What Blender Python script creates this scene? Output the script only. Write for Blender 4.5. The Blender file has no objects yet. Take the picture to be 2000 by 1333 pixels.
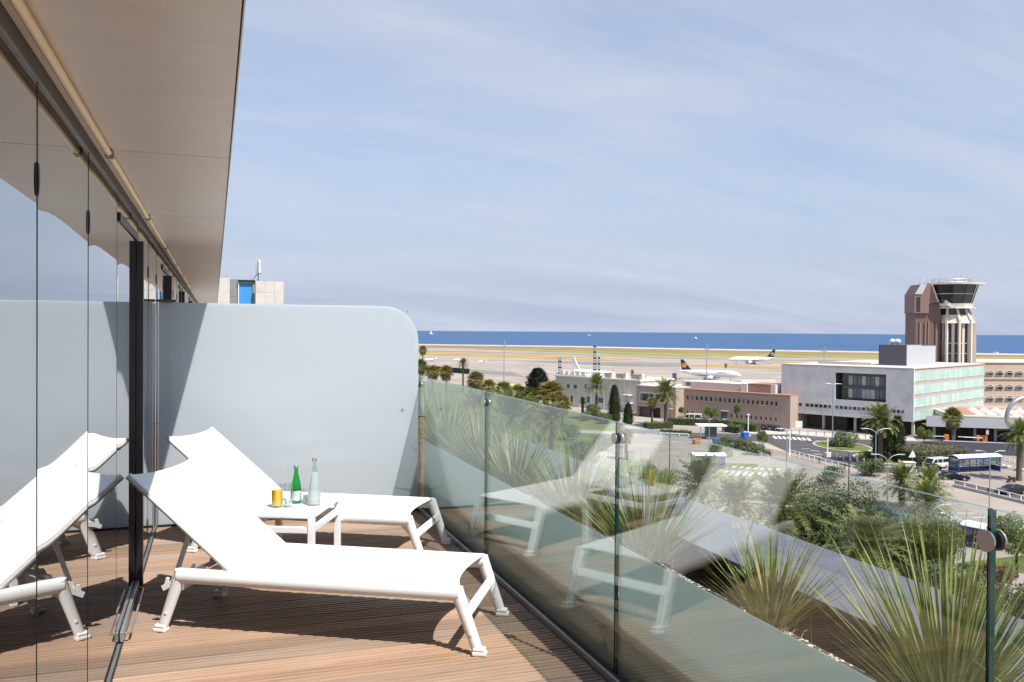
import bpy, math, random
from mathutils import Vector, Matrix
random.seed(7)
sc = bpy.context.scene
col = sc.collection
# ------------------------------------------------------------------ camera
FPX = 1667.0                      # focal length in photograph pixels (2000 wide, 30 mm lens)
YAW, PITCH, ROLL = math.atan(580/FPX), math.atan(19.7/FPX), 0.0075
CAMZ = 24.0                       # eye height above the airport ground
D = CAMZ-1.6                      # level of the terrace deck
_f = Vector((math.sin(YAW)*math.cos(PITCH), math.cos(YAW)*math.cos(PITCH), -math.sin(PITCH)))
_r = Vector((math.cos(YAW), -math.sin(YAW), 0.0)); _u = _r.cross(_f)
RX = _r*math.cos(ROLL)+_u*math.sin(ROLL); UX = -_r*math.sin(ROLL)+_u*math.cos(ROLL)
CAM = Vector((0, 0, CAMZ))
cd = bpy.data.cameras.new('camera'); cam = bpy.data.objects.new('camera', cd); col.objects.link(cam)
cd.sensor_width = 36.0; cd.lens = FPX/2000*36.0; cd.clip_start = 0.05; cd.clip_end = 60000
m = Matrix((RX, UX, -_f)).transposed().to_4x4(); m.translation = CAM; cam.matrix_world = m
sc.camera = cam
# ------------------------------------------------------------------ sky and sun
SUN = Vector((0.29, -0.738, 1.188)).normalized()
ELEV = math.asin(SUN.z); ROT = math.atan2(SUN.x, SUN.y)
w = bpy.data.worlds.new('World'); sc.world = w; w.use_nodes = True
nt = w.node_tree; nt.nodes.clear()
N = nt.nodes.new; LK = nt.links.new
sky = N('ShaderNodeTexSky'); sky.sky_type = 'NISHITA'; sky.sun_disc = False
sky.sun_elevation = ELEV; sky.sun_rotation = ROT; sky.air_density = 1.0; sky.dust_density = 0.5; sky.ozone_density = 2.0; sky.altitude = 30
tc = N('ShaderNodeTexCoord'); sep = N('ShaderNodeSeparateXYZ'); LK(tc.outputs['Generated'], sep.inputs[0])
za = N('ShaderNodeMath'); za.operation = 'ADD'; za.inputs[1].default_value = 0.22; LK(sep.outputs['Z'], za.inputs[0])
dx = N('ShaderNodeMath'); dx.operation = 'DIVIDE'; LK(sep.outputs['X'], dx.inputs[0]); LK(za.outputs[0], dx.inputs[1])
dy = N('ShaderNodeMath'); dy.operation = 'DIVIDE'; LK(sep.outputs['Y'], dy.inputs[0]); LK(za.outputs[0], dy.inputs[1])
cmb = N('ShaderNodeCombineXYZ'); LK(dx.outputs[0], cmb.inputs[0]); LK(dy.outputs[0], cmb.inputs[1])
mp = N('ShaderNodeMapping'); mp.inputs['Rotation'].default_value = (0, 0, math.radians(33)); mp.inputs['Scale'].default_value = (0.55, 1.7, 1)
LK(cmb.outputs[0], mp.inputs[0])
n1 = N('ShaderNodeTexNoise'); n1.inputs['Scale'].default_value = 1.3; n1.inputs['Detail'].default_value = 9; n1.inputs['Roughness'].default_value = 0.56; n1.inputs['Distortion'].default_value = 0.35
LK(mp.outputs[0], n1.inputs['Vector'])
rmp = N('ShaderNodeMapRange'); rmp.inputs['From Min'].default_value = 0.38; rmp.inputs['From Max'].default_value = 0.70; rmp.inputs['To Min'].default_value = 0.0; rmp.inputs['To Max'].default_value = 0.85
LK(n1.outputs['Fac'], rmp.inputs['Value'])
vz = N('ShaderNodeMath'); vz.operation = 'ADD'; vz.inputs[1].default_value = 0.02; LK(sep.outputs['Z'], vz.inputs[0])
vm = N('ShaderNodeMath'); vm.operation = 'MAXIMUM'; vm.inputs[1].default_value = 0.01; LK(vz.outputs[0], vm.inputs[0])
vd = N('ShaderNodeMath'); vd.operation = 'DIVIDE'; vd.inputs[0].default_value = -0.19; LK(vm.outputs[0], vd.inputs[1])
ve = N('ShaderNodeMath'); ve.operation = 'EXPONENT'; LK(vd.outputs[0], ve.inputs[0])
vs_ = N('ShaderNodeMath'); vs_.operation = 'SUBTRACT'; vs_.inputs[0].default_value = 1.0; LK(ve.outputs[0], vs_.inputs[1])
veil = N('ShaderNodeMix'); veil.data_type = 'RGBA'; LK(vs_.outputs[0], veil.inputs['Factor']); LK(sky.outputs[0], veil.inputs['A']); veil.inputs['B'].default_value = (2.72, 3.12, 4.08, 1)   # thin even cirrus veil
mix = N('ShaderNodeMix'); mix.data_type = 'RGBA'; LK(rmp.outputs[0], mix.inputs['Factor'])
LK(veil.outputs['Result'], mix.inputs['A']); mix.inputs['B'].default_value = (3.70, 3.95, 4.70, 1)
bg = N('ShaderNodeBackground'); bg.inputs['Strength'].default_value = 0.115; LK(mix.outputs['Result'], bg.inputs['Color'])
wo = N('ShaderNodeOutputWorld'); LK(bg.outputs[0], wo.inputs[0])
sd = bpy.data.lights.new('sun', 'SUN'); sd.energy = 4.6; sd.angle = math.radians(0.53); sd.color = (1.0, 0.955, 0.89)
so = bpy.data.objects.new('sun', sd); col.objects.link(so); so.rotation_euler = SUN.to_track_quat('Z', 'Y').to_euler(); so.location = (30, -60, 90)
sc.view_settings.view_transform = 'Standard'; sc.view_settings.look = 'None'; sc.view_settings.gamma = 1; sc.view_settings.exposure = 0.60
sc.render.engine = 'CYCLES'
try:
    sc.cycles.max_bounces = 14; sc.cycles.transparent_max_bounces = 24; sc.cycles.glossy_bounces = 6; sc.cycles.diffuse_bounces = 4
    sc.cycles.caustics_reflective = False; sc.cycles.caustics_refractive = False
except Exception: pass
# ------------------------------------------------------------------ helpers
def ray(x, y): return RX*((x-1000)/FPX)-UX*((y-666.5)/FPX)+_f
def G(x, y, z=0.0):
    d = ray(x, y); return CAM+d*((z-CAMZ)/d.z)
def W(x, dist, z=0.0):            # the point at picture column x, a given depth from the camera and a height
    p = CAM+_f*dist+RX*((x-1000)/FPX*dist); return Vector((p.x, p.y, z))
def ZH(x, y, dist):               # height above ground of a picture point at a given depth
    return CAMZ+(ray(x, y)*dist).z
def tag(o, label=None, cat=None, group=None, kind=None):
    if label: o['label'] = label
    if cat: o['category'] = cat
    if group: o['group'] = group
    if kind: o['kind'] = kind
    return o
def empty(name, loc=(0, 0, 0), rz=0.0, parent=None):
    o = bpy.data.objects.new(name, None); col.objects.link(o); o.location = loc; o.rotation_euler = (0, 0, rz)
    o.empty_display_size = 0.3
    if parent: o.parent = parent
    return o
def kids(o): return [c for c in bpy.data.objects if c.parent == o]
def copy_tree(o, parent=None, ch=None):
    if ch is None:
        ch = {}
        for c in bpy.data.objects:
            if c.parent: ch.setdefault(c.parent.name, []).append(c)
    n = o.copy(); col.objects.link(n); n.parent = parent
    for c in ch.get(o.name, []): copy_tree(c, n, ch)
    return n
class MB:
    def __init__(s): s.v = []; s.f = []; s.m = []
    def add(s, vs, fs, mi=0):
        b = len(s.v); s.v += [tuple(p) for p in vs]
        for q in fs: s.f.append([b+i for i in q]); s.m.append(mi)
        return s
    def box(s, x0, x1, y0, y1, z0, z1, mi=0):
        return s.add([(x0,y0,z0),(x1,y0,z0),(x1,y1,z0),(x0,y1,z0),(x0,y0,z1),(x1,y0,z1),(x1,y1,z1),(x0,y1,z1)],
              [(0,3,2,1),(4,5,6,7),(0,1,5,4),(1,2,6,5),(2,3,7,6),(3,0,4,7)], mi)
    def bar(s, p, q, w, h, up=(0,0,1), mi=0, w2=None, h2=None):
        p = Vector(p); q = Vector(q); t = (q-p).normalized(); up = Vector(up)
        a = t.cross(up)
        if a.length < 1e-4: a = t.cross(Vector((1,0,0)))
        a.normalize(); b = a.cross(t); w2 = w if w2 is None else w2; h2 = h if h2 is None else h2
        vs = [p+a*(i*w/2)+b*(j*h/2) for i, j in ((-1,-1),(1,-1),(1,1),(-1,1))]+[q+a*(i*w2/2)+b*(j*h2/2) for i, j in ((-1,-1),(1,-1),(1,1),(-1,1))]
        return s.add(vs, [(0,3,2,1),(4,5,6,7),(0,1,5,4),(1,2,6,5),(2,3,7,6),(3,0,4,7)], mi)
    def prism(s, poly, z0, z1, mi=0):
        n = len(poly); vs = [(p[0],p[1],z0) for p in poly]+[(p[0],p[1],z1) for p in poly]
        fs = [tuple(range(n-1,-1,-1)), tuple(range(n,2*n))]+[(i,(i+1)%n,n+(i+1)%n,n+i) for i in range(n)]
        return s.add(vs, fs, mi)
    def sheet(s, poly, z, mi=0): return s.add([(p[0],p[1],z) for p in poly], [tuple(range(len(poly)))], mi)
    def tube(s, pts, r, n=8, mi=0, sx=1.0, sz=1.0, up=(0,0,1), cap=True):
        pts = [Vector(p) for p in pts]; k = len(pts); rs = r if isinstance(r, (list, tuple)) else [r]*k
        vs = []; up = Vector(up)
        for i, p in enumerate(pts):
            t = (pts[min(i+1,k-1)]-pts[max(i-1,0)]).normalized(); a = t.cross(up)
            if a.length < 1e-3: a = t.cross(Vector((0.3,1,0)))
            a.normalize(); b = a.cross(t)
            for j in range(n):
                g = 2*math.pi*j/n; vs.append(p+a*(math.cos(g)*rs[i]*sx)+b*(math.sin(g)*rs[i]*sz))
        fs = [(i*n+j, i*n+(j+1)%n, (i+1)*n+(j+1)%n, (i+1)*n+j) for i in range(k-1) for j in range(n)]
        if cap: fs += [tuple(range(n-1,-1,-1)), tuple(range((k-1)*n, k*n))]
        return s.add(vs, fs, mi)
    def lathe(s, prof, n=20, c=(0,0,0), mi=0, cap=True):
        vs = []; k = len(prof)
        for r, z in prof:
            for j in range(n):
                g = 2*math.pi*j/n; vs.append((c[0]+r*math.cos(g), c[1]+r*math.sin(g), c[2]+z))
        fs = [(i*n+j, i*n+(j+1)%n, (i+1)*n+(j+1)%n, (i+1)*n+j) for i in range(k-1) for j in range(n)]
        if cap: fs += [tuple(range(n-1,-1,-1)), tuple(range((k-1)*n, k*n))]
        return s.add(vs, fs, mi)
    def slab(s, fn, nu, nv, thick, mi=0):
        # fn(u,v) -> point on the upper face; the lower face is `thick` below
        vs = [Vector(fn(i/nu, j/nv)) for i in range(nu+1) for j in range(nv+1)]; n = len(vs); st = nv+1
        low = [p-Vector(thick) for p in vs]
        fs = []
        for i in range(nu):
            for j in range(nv):
                a = i*st+j; fs.append((a, a+st, a+st+1, a+1)); fs.append((n+a, n+a+1, n+a+st+1, n+a+st))
        e = [i*st for i in range(nu+1)]; e2 = [i*st+nv for i in range(nu+1)]
        for q in range(nu): fs.append((e[q], n+e[q], n+e[q+1], e[q+1])); fs.append((e2[q+1], n+e2[q+1], n+e2[q], e2[q]))
        for q in range(nv): fs.append((q+1, n+q+1, n+q, q)); b = nu*st; fs.append((b+q, n+b+q, n+b+q+1, b+q+1))
        return s.add(vs+low, fs, mi)
    def mesh(s, name, mats, smooth=None):
        me = bpy.data.meshes.new(name); me.from_pydata(s.v, [], s.f)
        for mt in (mats if isinstance(mats, (list, tuple)) else [mats]): me.materials.append(mt)
        if any(s.m): me.polygons.foreach_set('material_index', s.m)
        if smooth:
            me.polygons.foreach_set('use_smooth', [True]*len(me.polygons)); me.set_sharp_from_angle(angle=math.radians(smooth))
        me.update(); return me
    def build(s, name, mats, parent=None, smooth=None, loc=(0,0,0), rz=0.0, bevel=0):
        o = bpy.data.objects.new(name, s.mesh(name, mats, smooth)); col.objects.link(o); o.location = loc; o.rotation_euler = (0,0,rz)
        if parent: o.parent = parent
        if bevel:
            b = o.modifiers.new('bevel', 'BEVEL'); b.width = bevel; b.segments = 2; b.limit_method = 'ANGLE'
        return o
def put(name, me, parent=None, loc=(0,0,0), rot=(0,0,0), sc_=(1,1,1)):
    o = bpy.data.objects.new(name, me); col.objects.link(o); o.location = loc; o.rotation_euler = rot; o.scale = sc_
    if parent: o.parent = parent
    return o
# ------------------------------------------------------------------ materials
def mat(name, c, rough=0.6, metal=0.0, var=0.0, vs=3.0, bump=0.0, bs=40.0, c2=None, stretch=(1,1,1), orand=0.0, coat=0.0, spec=0.5, detail=5, sss=0, wear=0.0):
    M = bpy.data.materials.new(name); M.use_nodes = True; t = M.node_tree; b = t.nodes['Principled BSDF']
    b.inputs['Roughness'].default_value = rough; b.inputs['Metallic'].default_value = metal
    b.inputs['Specular IOR Level'].default_value = spec; b.inputs['Coat Weight'].default_value = coat
    b.inputs['Base Color'].default_value = (*c, 1)
    if var or c2 or bump or orand:
        tcn = t.nodes.new('ShaderNodeTexCoord'); mpn = t.nodes.new('ShaderNodeMapping'); mpn.inputs['Scale'].default_value = stretch
        t.links.new(tcn.outputs['Object'], mpn.inputs[0])
        nz = t.nodes.new('ShaderNodeTexNoise'); nz.inputs['Scale'].default_value = vs; nz.inputs['Detail'].default_value = detail; nz.inputs['Roughness'].default_value = 0.62
        t.links.new(mpn.outputs[0], nz.inputs['Vector'])
        if orand:
            oi = t.nodes.new('ShaderNodeObjectInfo'); ad = t.nodes.new('ShaderNodeVectorMath'); ad.operation = 'ADD'
            sm = t.nodes.new('ShaderNodeVectorMath'); sm.operation = 'SCALE'; sm.inputs[0].default_value = (37, 91, 53); t.links.new(oi.outputs['Random'], sm.inputs['Scale'])
            t.links.new(tcn.outputs['Object'], ad.inputs[0]); t.links.new(sm.outputs[0], ad.inputs[1]); t.links.new(ad.outputs[0], mpn.inputs[0])
        cr = t.nodes.new('ShaderNodeValToRGB'); e = cr.color_ramp.elements
        a = tuple(max(0, x*(1-var)) for x in c); bb = tuple(c2) if c2 else tuple(min(1, x*(1+var)) for x in c)
        e[0].position = 0.32; e[0].color = (*a, 1); e[1].position = 0.68; e[1].color = (*bb, 1)
        t.links.new(nz.outputs['Fac'], cr.inputs[0]); out = cr.outputs[0]
        if orand:
            hs = t.nodes.new('ShaderNodeHueSaturation'); mr = t.nodes.new('ShaderNodeMapRange'); mr.inputs['To Min'].default_value = 1-orand; mr.inputs['To Max'].default_value = 1+orand
            t.links.new(oi.outputs['Random'], mr.inputs['Value']); t.links.new(mr.outputs[0], hs.inputs['Value']); t.links.new(out, hs.inputs['Color']); out = hs.outputs[0]
        t.links.new(out, b.inputs['Base Color'])
        if bump:
            n2 = t.nodes.new('ShaderNodeTexNoise'); n2.inputs['Scale'].default_value = bs; n2.inputs['Detail'].default_value = 4; t.links.new(mpn.outputs[0], n2.inputs['Vector'])
            bp = t.nodes.new('ShaderNodeBump'); bp.inputs['Strength'].default_value = bump; bp.inputs['Distance'].default_value = 0.02
            t.links.new(n2.outputs['Fac'], bp.inputs['Height']); t.links.new(bp.outputs[0], b.inputs['Normal'])
    return M
def glass(name, tint, base=0.0, ior=1.5, rough=0.0, gtint=(1,1,1)):
    # architectural glass: straight-through transmission plus a Fresnel mirror; correct from both sides of each face
    M = bpy.data.materials.new(name); M.use_nodes = True; t = M.node_tree; t.nodes.clear()
    n = t.nodes.new; o = n('ShaderNodeOutputMaterial'); tr = n('ShaderNodeBsdfTransparent'); tr.inputs[0].default_value = (*tint, 1)
    gl = n('ShaderNodeBsdfGlossy'); gl.inputs['Roughness'].default_value = rough; gl.inputs['Color'].default_value = (*gtint, 1)
    ge = n('ShaderNodeNewGeometry'); mr = n('ShaderNodeMapRange'); mr.inputs['To Min'].default_value = ior; mr.inputs['To Max'].default_value = 1/ior
    t.links.new(ge.outputs['Backfacing'], mr.inputs['Value'])
    fr = n('ShaderNodeFresnel'); t.links.new(mr.outputs[0], fr.inputs['IOR'])
    m2 = n('ShaderNodeMapRange'); m2.inputs['To Min'].default_value = base; m2.inputs['To Max'].default_value = 1.0; t.links.new(fr.outputs[0], m2.inputs['Value'])
    mx = n('ShaderNodeMixShader'); t.links.new(m2.outputs[0], mx.inputs[0]); t.links.new(tr.outputs[0], mx.inputs[1]); t.links.new(gl.outputs[0], mx.inputs[2])
    t.links.new(mx.outputs[0], o.inputs[0]); return M
def frosted(name, c, trans=0.45, rough=0.06, clear=0.0, spec=0.5):
    M = bpy.data.materials.new(name); M.use_nodes = True; t = M.node_tree; b = t.nodes['Principled BSDF']; o = t.nodes['Material Output']
    b.inputs['Base Color'].default_value = (*c, 1); b.inputs['Roughness'].default_value = rough; b.inputs['Specular IOR Level'].default_value = spec
    tl = t.nodes.new('ShaderNodeBsdfTranslucent'); tl.inputs[0].default_value = (*c, 1)
    mx = t.nodes.new('ShaderNodeMixShader'); mx.inputs[0].default_value = trans
    t.links.new(b.outputs[0], mx.inputs[1]); t.links.new(tl.outputs[0], mx.inputs[2]); last = mx
    if clear:
        tr = t.nodes.new('ShaderNodeBsdfTransparent'); tr.inputs[0].default_value = (*c, 1); m2 = t.nodes.new('ShaderNodeMixShader'); m2.inputs[0].default_value = clear
        t.links.new(mx.outputs[0], m2.inputs[1]); t.links.new(tr.outputs[0], m2.inputs[2]); last = m2
    t.links.new(last.outputs[0], o.inputs[0]); return M
def leafmat(name, c, c2, trans=0.25, rough=0.5, vs=0.6, orand=0.12, c3=None):
    M = bpy.data.materials.new(name); M.use_nodes = True; t = M.node_tree; b = t.nodes['Principled BSDF']; o = t.nodes['Material Output']
    tcn = t.nodes.new('ShaderNodeTexCoord'); nz = t.nodes.new('ShaderNodeTexNoise'); nz.inputs['Scale'].default_value = vs; nz.inputs['Detail'].default_value = 6; nz.inputs['Roughness'].default_value = 0.75
    t.links.new(tcn.outputs['Object'], nz.inputs['Vector'])
    cr = t.nodes.new('ShaderNodeValToRGB'); e = cr.color_ramp.elements; e[0].position = 0.3; e[0].color = (*c, 1); e[1].position = 0.7; e[1].color = (*c2, 1)
    if c3: q = e.new(0.5); q.color = (*c3, 1)
    t.links.new(nz.outputs['Fac'], cr.inputs[0])
    oi = t.nodes.new('ShaderNodeObjectInfo'); hs = t.nodes.new('ShaderNodeHueSaturation'); mr = t.nodes.new('ShaderNodeMapRange'); mr.inputs['To Min'].default_value = 1-orand; mr.inputs['To Max'].default_value = 1+orand
    t.links.new(oi.outputs['Random'], mr.inputs['Value']); t.links.new(mr.outputs[0], hs.inputs['Value']); t.links.new(cr.outputs[0], hs.inputs['Color'])
    t.links.new(hs.outputs[0], b.inputs['Base Color']); b.inputs['Roughness'].default_value = rough; b.inputs['Specular IOR Level'].default_value = 0.35
    tl = t.nodes.new('ShaderNodeBsdfTranslucent'); t.links.new(hs.outputs[0], tl.inputs[0]); mx = t.nodes.new('ShaderNodeMixShader'); mx.inputs[0].default_value = trans
    t.links.new(b.outputs[0], mx.inputs[1]); t.links.new(tl.outputs[0], mx.inputs[2]); t.links.new(mx.outputs[0], o.inputs[0]); return M
M = {}
M['white'] = mat('white_powder_coat', (0.80,0.80,0.80), 0.38, spec=0.4)
M['sling'] = mat('white_sling_mesh', (0.82,0.82,0.81), 0.7, var=0.02, vs=300, bump=0.10, bs=900)
M['plastic'] = mat('white_plastic', (0.78,0.78,0.77), 0.4)
M['black'] = mat('black_metal', (0.012,0.012,0.014), 0.35)
M['rubber'] = mat('black_rubber', (0.02,0.02,0.02), 0.6)
M['alu'] = mat('grey_aluminium', (0.42,0.43,0.44), 0.38, 0.7, var=0.10, vs=6)
M['steel'] = mat('brushed_steel', (0.50,0.44,0.42), 0.42, 0.75, var=0.06, vs=30, stretch=(1,1,8))
M['soffit'] = mat('soffit_metal_panel', (0.72,0.635,0.555), 0.42, 0.10, var=0.045, vs=1.6, stretch=(2.0,6,1), orand=0.04, detail=10)
M['track'] = mat('dark_head_track', (0.15,0.135,0.125), 0.5, 0.2)
M['brass'] = mat('cream_lamp_tube', (0.92,0.70,0.36), 0.35, var=0.05, vs=2)
M['conc'] = mat('render_slab', (0.42,0.41,0.40), 0.8, var=0.1)
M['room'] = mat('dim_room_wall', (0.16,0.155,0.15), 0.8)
M['facade'] = glass('mirror_facade_glass', (0.34,0.36,0.37), base=0.46, ior=1.6, gtint=(0.97,0.975,0.985))
M['bal'] = glass('balustrade_glass', (0.925,0.955,0.945), base=0.0, ior=1.52)
M['edge'] = mat('green_glass_edge', (0.006,0.055,0.045), 0.12, spec=0.6)
M['film'] = frosted('frosted_film', (0.70,0.80,0.775), 0.66, 0.5, clear=0.12, spec=0.2)
M['part'] = frosted('frosted_screen_glass', (0.76,0.815,0.85), 0.60, 0.04, spec=0.55)
M['tglass'] = glass('tableware_glass', (0.92,0.94,0.94), ior=1.5)
M['green'] = glass('green_bottle_glass', (0.42,0.86,0.55), ior=1.5)
M['juice'] = mat('orange_juice', (0.98,0.55,0.008), 0.3, var=0.06, vs=30)
M['water'] = glass('water', (0.93,0.95,0.96), ior=1.33)
M['ice'] = mat('ice_cube', (0.75,0.78,0.80), 0.15)
M['sheet'] = mat('grey_composite_sheet', (0.155,0.160,0.182), 0.42, 0.15, var=0.06, vs=5, bump=0.25, bs=260)
M['stoneclad'] = mat('pale_stone_cladding', (0.52,0.49,0.45), 0.75, var=0.08, vs=1.5, orand=0.05)
M['greyclad'] = mat('grey_stone_cladding', (0.22,0.22,0.21), 0.75, var=0.06, vs=1.5)
M['bluedoor'] = mat('blue_sheet_door', (0.045,0.26,0.58), 0.4)
M['browncap'] = mat('brown_cap', (0.10,0.068,0.052), 0.5)
M['gravel'] = mat('pale_gravel', (0.58,0.52,0.44), 0.85, var=0.25, vs=25, orand=0.12)
M['soil'] = mat('dry_soil', (0.11,0.075,0.05), 0.95, var=0.4, vs=20, bump=0.5, bs=60)
M['straw'] = mat('dry_straw', (0.46,0.32,0.17), 0.8, var=0.2, vs=15)
M['blade'] = leafmat('yucca_blade', (0.10,0.145,0.040), (0.40,0.40,0.13), 0.2, 0.4, vs=9.0, c3=(0.22,0.265,0.075))
M['dryblade'] = mat('dry_blade', (0.36,0.27,0.14), 0.7, var=0.2, vs=12)
def boardmat(name, a, b, c):
    Mx = bpy.data.materials.new(name); Mx.use_nodes = True; t = Mx.node_tree; p = t.nodes['Principled BSDF']; n = t.nodes.new; L = t.links.new
    tcn = n('ShaderNodeTexCoord'); oi = n('ShaderNodeObjectInfo'); sm = n('ShaderNodeVectorMath'); sm.operation = 'SCALE'; sm.inputs[0].default_value = (13, 41, 7); L(oi.outputs['Random'], sm.inputs['Scale'])
    ad = n('ShaderNodeVectorMath'); ad.operation = 'ADD'; L(tcn.outputs['Object'], ad.inputs[0]); L(sm.outputs[0], ad.inputs[1])
    def nz(scale, st, det=5, ro=0.6):
        mp_ = n('ShaderNodeMapping'); mp_.inputs['Scale'].default_value = st; L(ad.outputs[0], mp_.inputs[0]); x = n('ShaderNodeTexNoise'); x.inputs['Scale'].default_value = scale; x.inputs['Detail'].default_value = det; x.inputs['Roughness'].default_value = ro; L(mp_.outputs[0], x.inputs['Vector']); return x
    g1 = nz(1.0, (1.2, 60, 5)); g2 = nz(1.0, (0.9, 3, 1), 4)
    cr = n('ShaderNodeValToRGB'); e = cr.color_ramp.elements; e[0].position = 0.28; e[0].color = (*a, 1); e[1].position = 0.72; e[1].color = (*c, 1); q = e.new(0.5); q.color = (*b, 1)
    av = n('ShaderNodeMath'); av.operation = 'MULTIPLY_ADD'; av.inputs[1].default_value = 0.55; L(g1.outputs['Fac'], av.inputs[0])
    a2 = n('ShaderNodeMath'); a2.operation = 'MULTIPLY'; a2.inputs[1].default_value = 0.45; L(g2.outputs['Fac'], a2.inputs[0]); L(a2.outputs[0], av.inputs[2]); L(av.outputs[0], cr.inputs[0])
    hs = n('ShaderNodeHueSaturation'); mr = n('ShaderNodeMapRange'); mr.inputs['To Min'].default_value = 0.76; mr.inputs['To Max'].default_value = 1.16; L(oi.outputs['Random'], mr.inputs['Value']); L(mr.outputs[0], hs.inputs['Value'])
    ms = n('ShaderNodeMapRange'); ms.inputs['To Min'].default_value = 0.8; ms.inputs['To Max'].default_value = 1.15; wn = n('ShaderNodeTexWhiteNoise'); wn.noise_dimensions = '1D'; L(oi.outputs['Random'], wn.inputs['W']); L(wn.outputs['Value'], ms.inputs['Value']); L(ms.outputs[0], hs.inputs['Saturation'])
    L(cr.outputs[0], hs.inputs['Color']); L(hs.outputs[0], p.inputs['Base Color']); p.inputs['Roughness'].default_value = 0.62; p.inputs['Specular IOR Level'].default_value = 0.3
    bp = n('ShaderNodeBump'); bp.inputs['Strength'].default_value = 0.25; bp.inputs['Distance'].default_value = 0.004; L(g1.outputs['Fac'], bp.inputs['Height']); L(bp.outputs[0], p.inputs['Normal']); return Mx
M['board'] = boardmat('weathered_hardwood', (0.20,0.128,0.092), (0.345,0.235,0.165), (0.455,0.345,0.26))
M['darkboard'] = boardmat('dark_hardwood', (0.030,0.019,0.014), (0.056,0.036,0.026), (0.088,0.060,0.044))
# ================================================================== THE TERRACE
XW, XB, YP, YP2 = -0.45, 1.737, 7.406, 15.4
fl = MB().box(-0.60, 3.40, -3.2, 44, D-0.34, D-0.075).build('terrace_slab', M['conc']); tag(fl, kind='structure')
def grooved_board(name, x0, x1, material, pitch=0.15, gap=0.007, ribs=4):
    w_ = pitch-gap; pr = []; step = w_/ribs
    for k in range(ribs):
        a = k*step
        pr += [(a+0.0004, -0.009), (a+step*0.33, -0.009), (a+step*0.37, 0.0), (a+step*0.96, 0.0)]
    pr += [(w_, -0.009), (w_, -0.028), (0, -0.028)]
    n = len(pr); vs = [(x0, y, z) for y, z in pr]+[(x1, y, z) for y, z in pr]
    fs = [(i, n+i, n+(i+1)%n, (i+1)%n) for i in range(n)]+[tuple(range(n)), tuple(range(2*n-1, n-1, -1))]
    b = MB(); b.add(vs, [tuple(reversed(q)) for q in fs]); return b.mesh(name, material)
deck = empty('deck_floor', (0, 0, D)); tag(deck, kind='structure')
bm_ = grooved_board('plank', XW+0.012, XB-0.040, M['board'])
y = 4.412-0.15*50
while y < YP2-0.1:
    put('plank', bm_, deck, (0, y, 0)); y += 0.15
low = empty('planter_floor', (0, 0, D)); tag(low, kind='structure')
bm2 = grooved_board('plank', XB+0.035, 3.385, M['darkboard'])
y = 4.38-0.15*27
while y < 15.3:
    put('plank', bm2, low, (0, y, -0.012)); y += 0.15
# ---------------------------------------------------------------- soffit and roof edge
SZ = D+2.30
sof = empty('roof_soffit', (0, 0, SZ)); tag(sof, 'wide beige metal soffit panels overhanging the glass wall', 'soffit')
k = 0; y = 1.62-6
while y < 44:
    l = 2.02
    MB().box(XW+0.012, 0.052, y+0.004, y+l-0.004, 0, 0.03).build('panel', M['soffit'], sof); y += l; k += 1
MB().box(-0.62, 0.056, -5, 44, 0.031, 0.26).build('slab_edge', M['conc'], sof)
MB().box(0.0565, 0.060, -5, 44, 0.004, 0.27).build('edge_trim', M['soffit'], sof)
tr_ = MB().box(XW-0.075, XW+0.010, -5, 44, -0.045, 0.029).build('head_track', M['track'], sof)
y = 1.62-6; lamps = empty('lamp_tube_row', (0, 0, SZ)); tag(lamps, 'row of cream tube lamps on small brackets running under the soffit', 'tube lamp')
while y < 40:
    MB().tube([(-0.395, y+0.035, -0.018), (-0.395, y+1.985, -0.018)], 0.0125, 12).build('tube', M['brass'], lamps, smooth=50)
    MB().box(-0.408, -0.382, y-0.03, y+0.03, -0.031, -0.001).build('bracket', M['track'], lamps); y += 2.02
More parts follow.
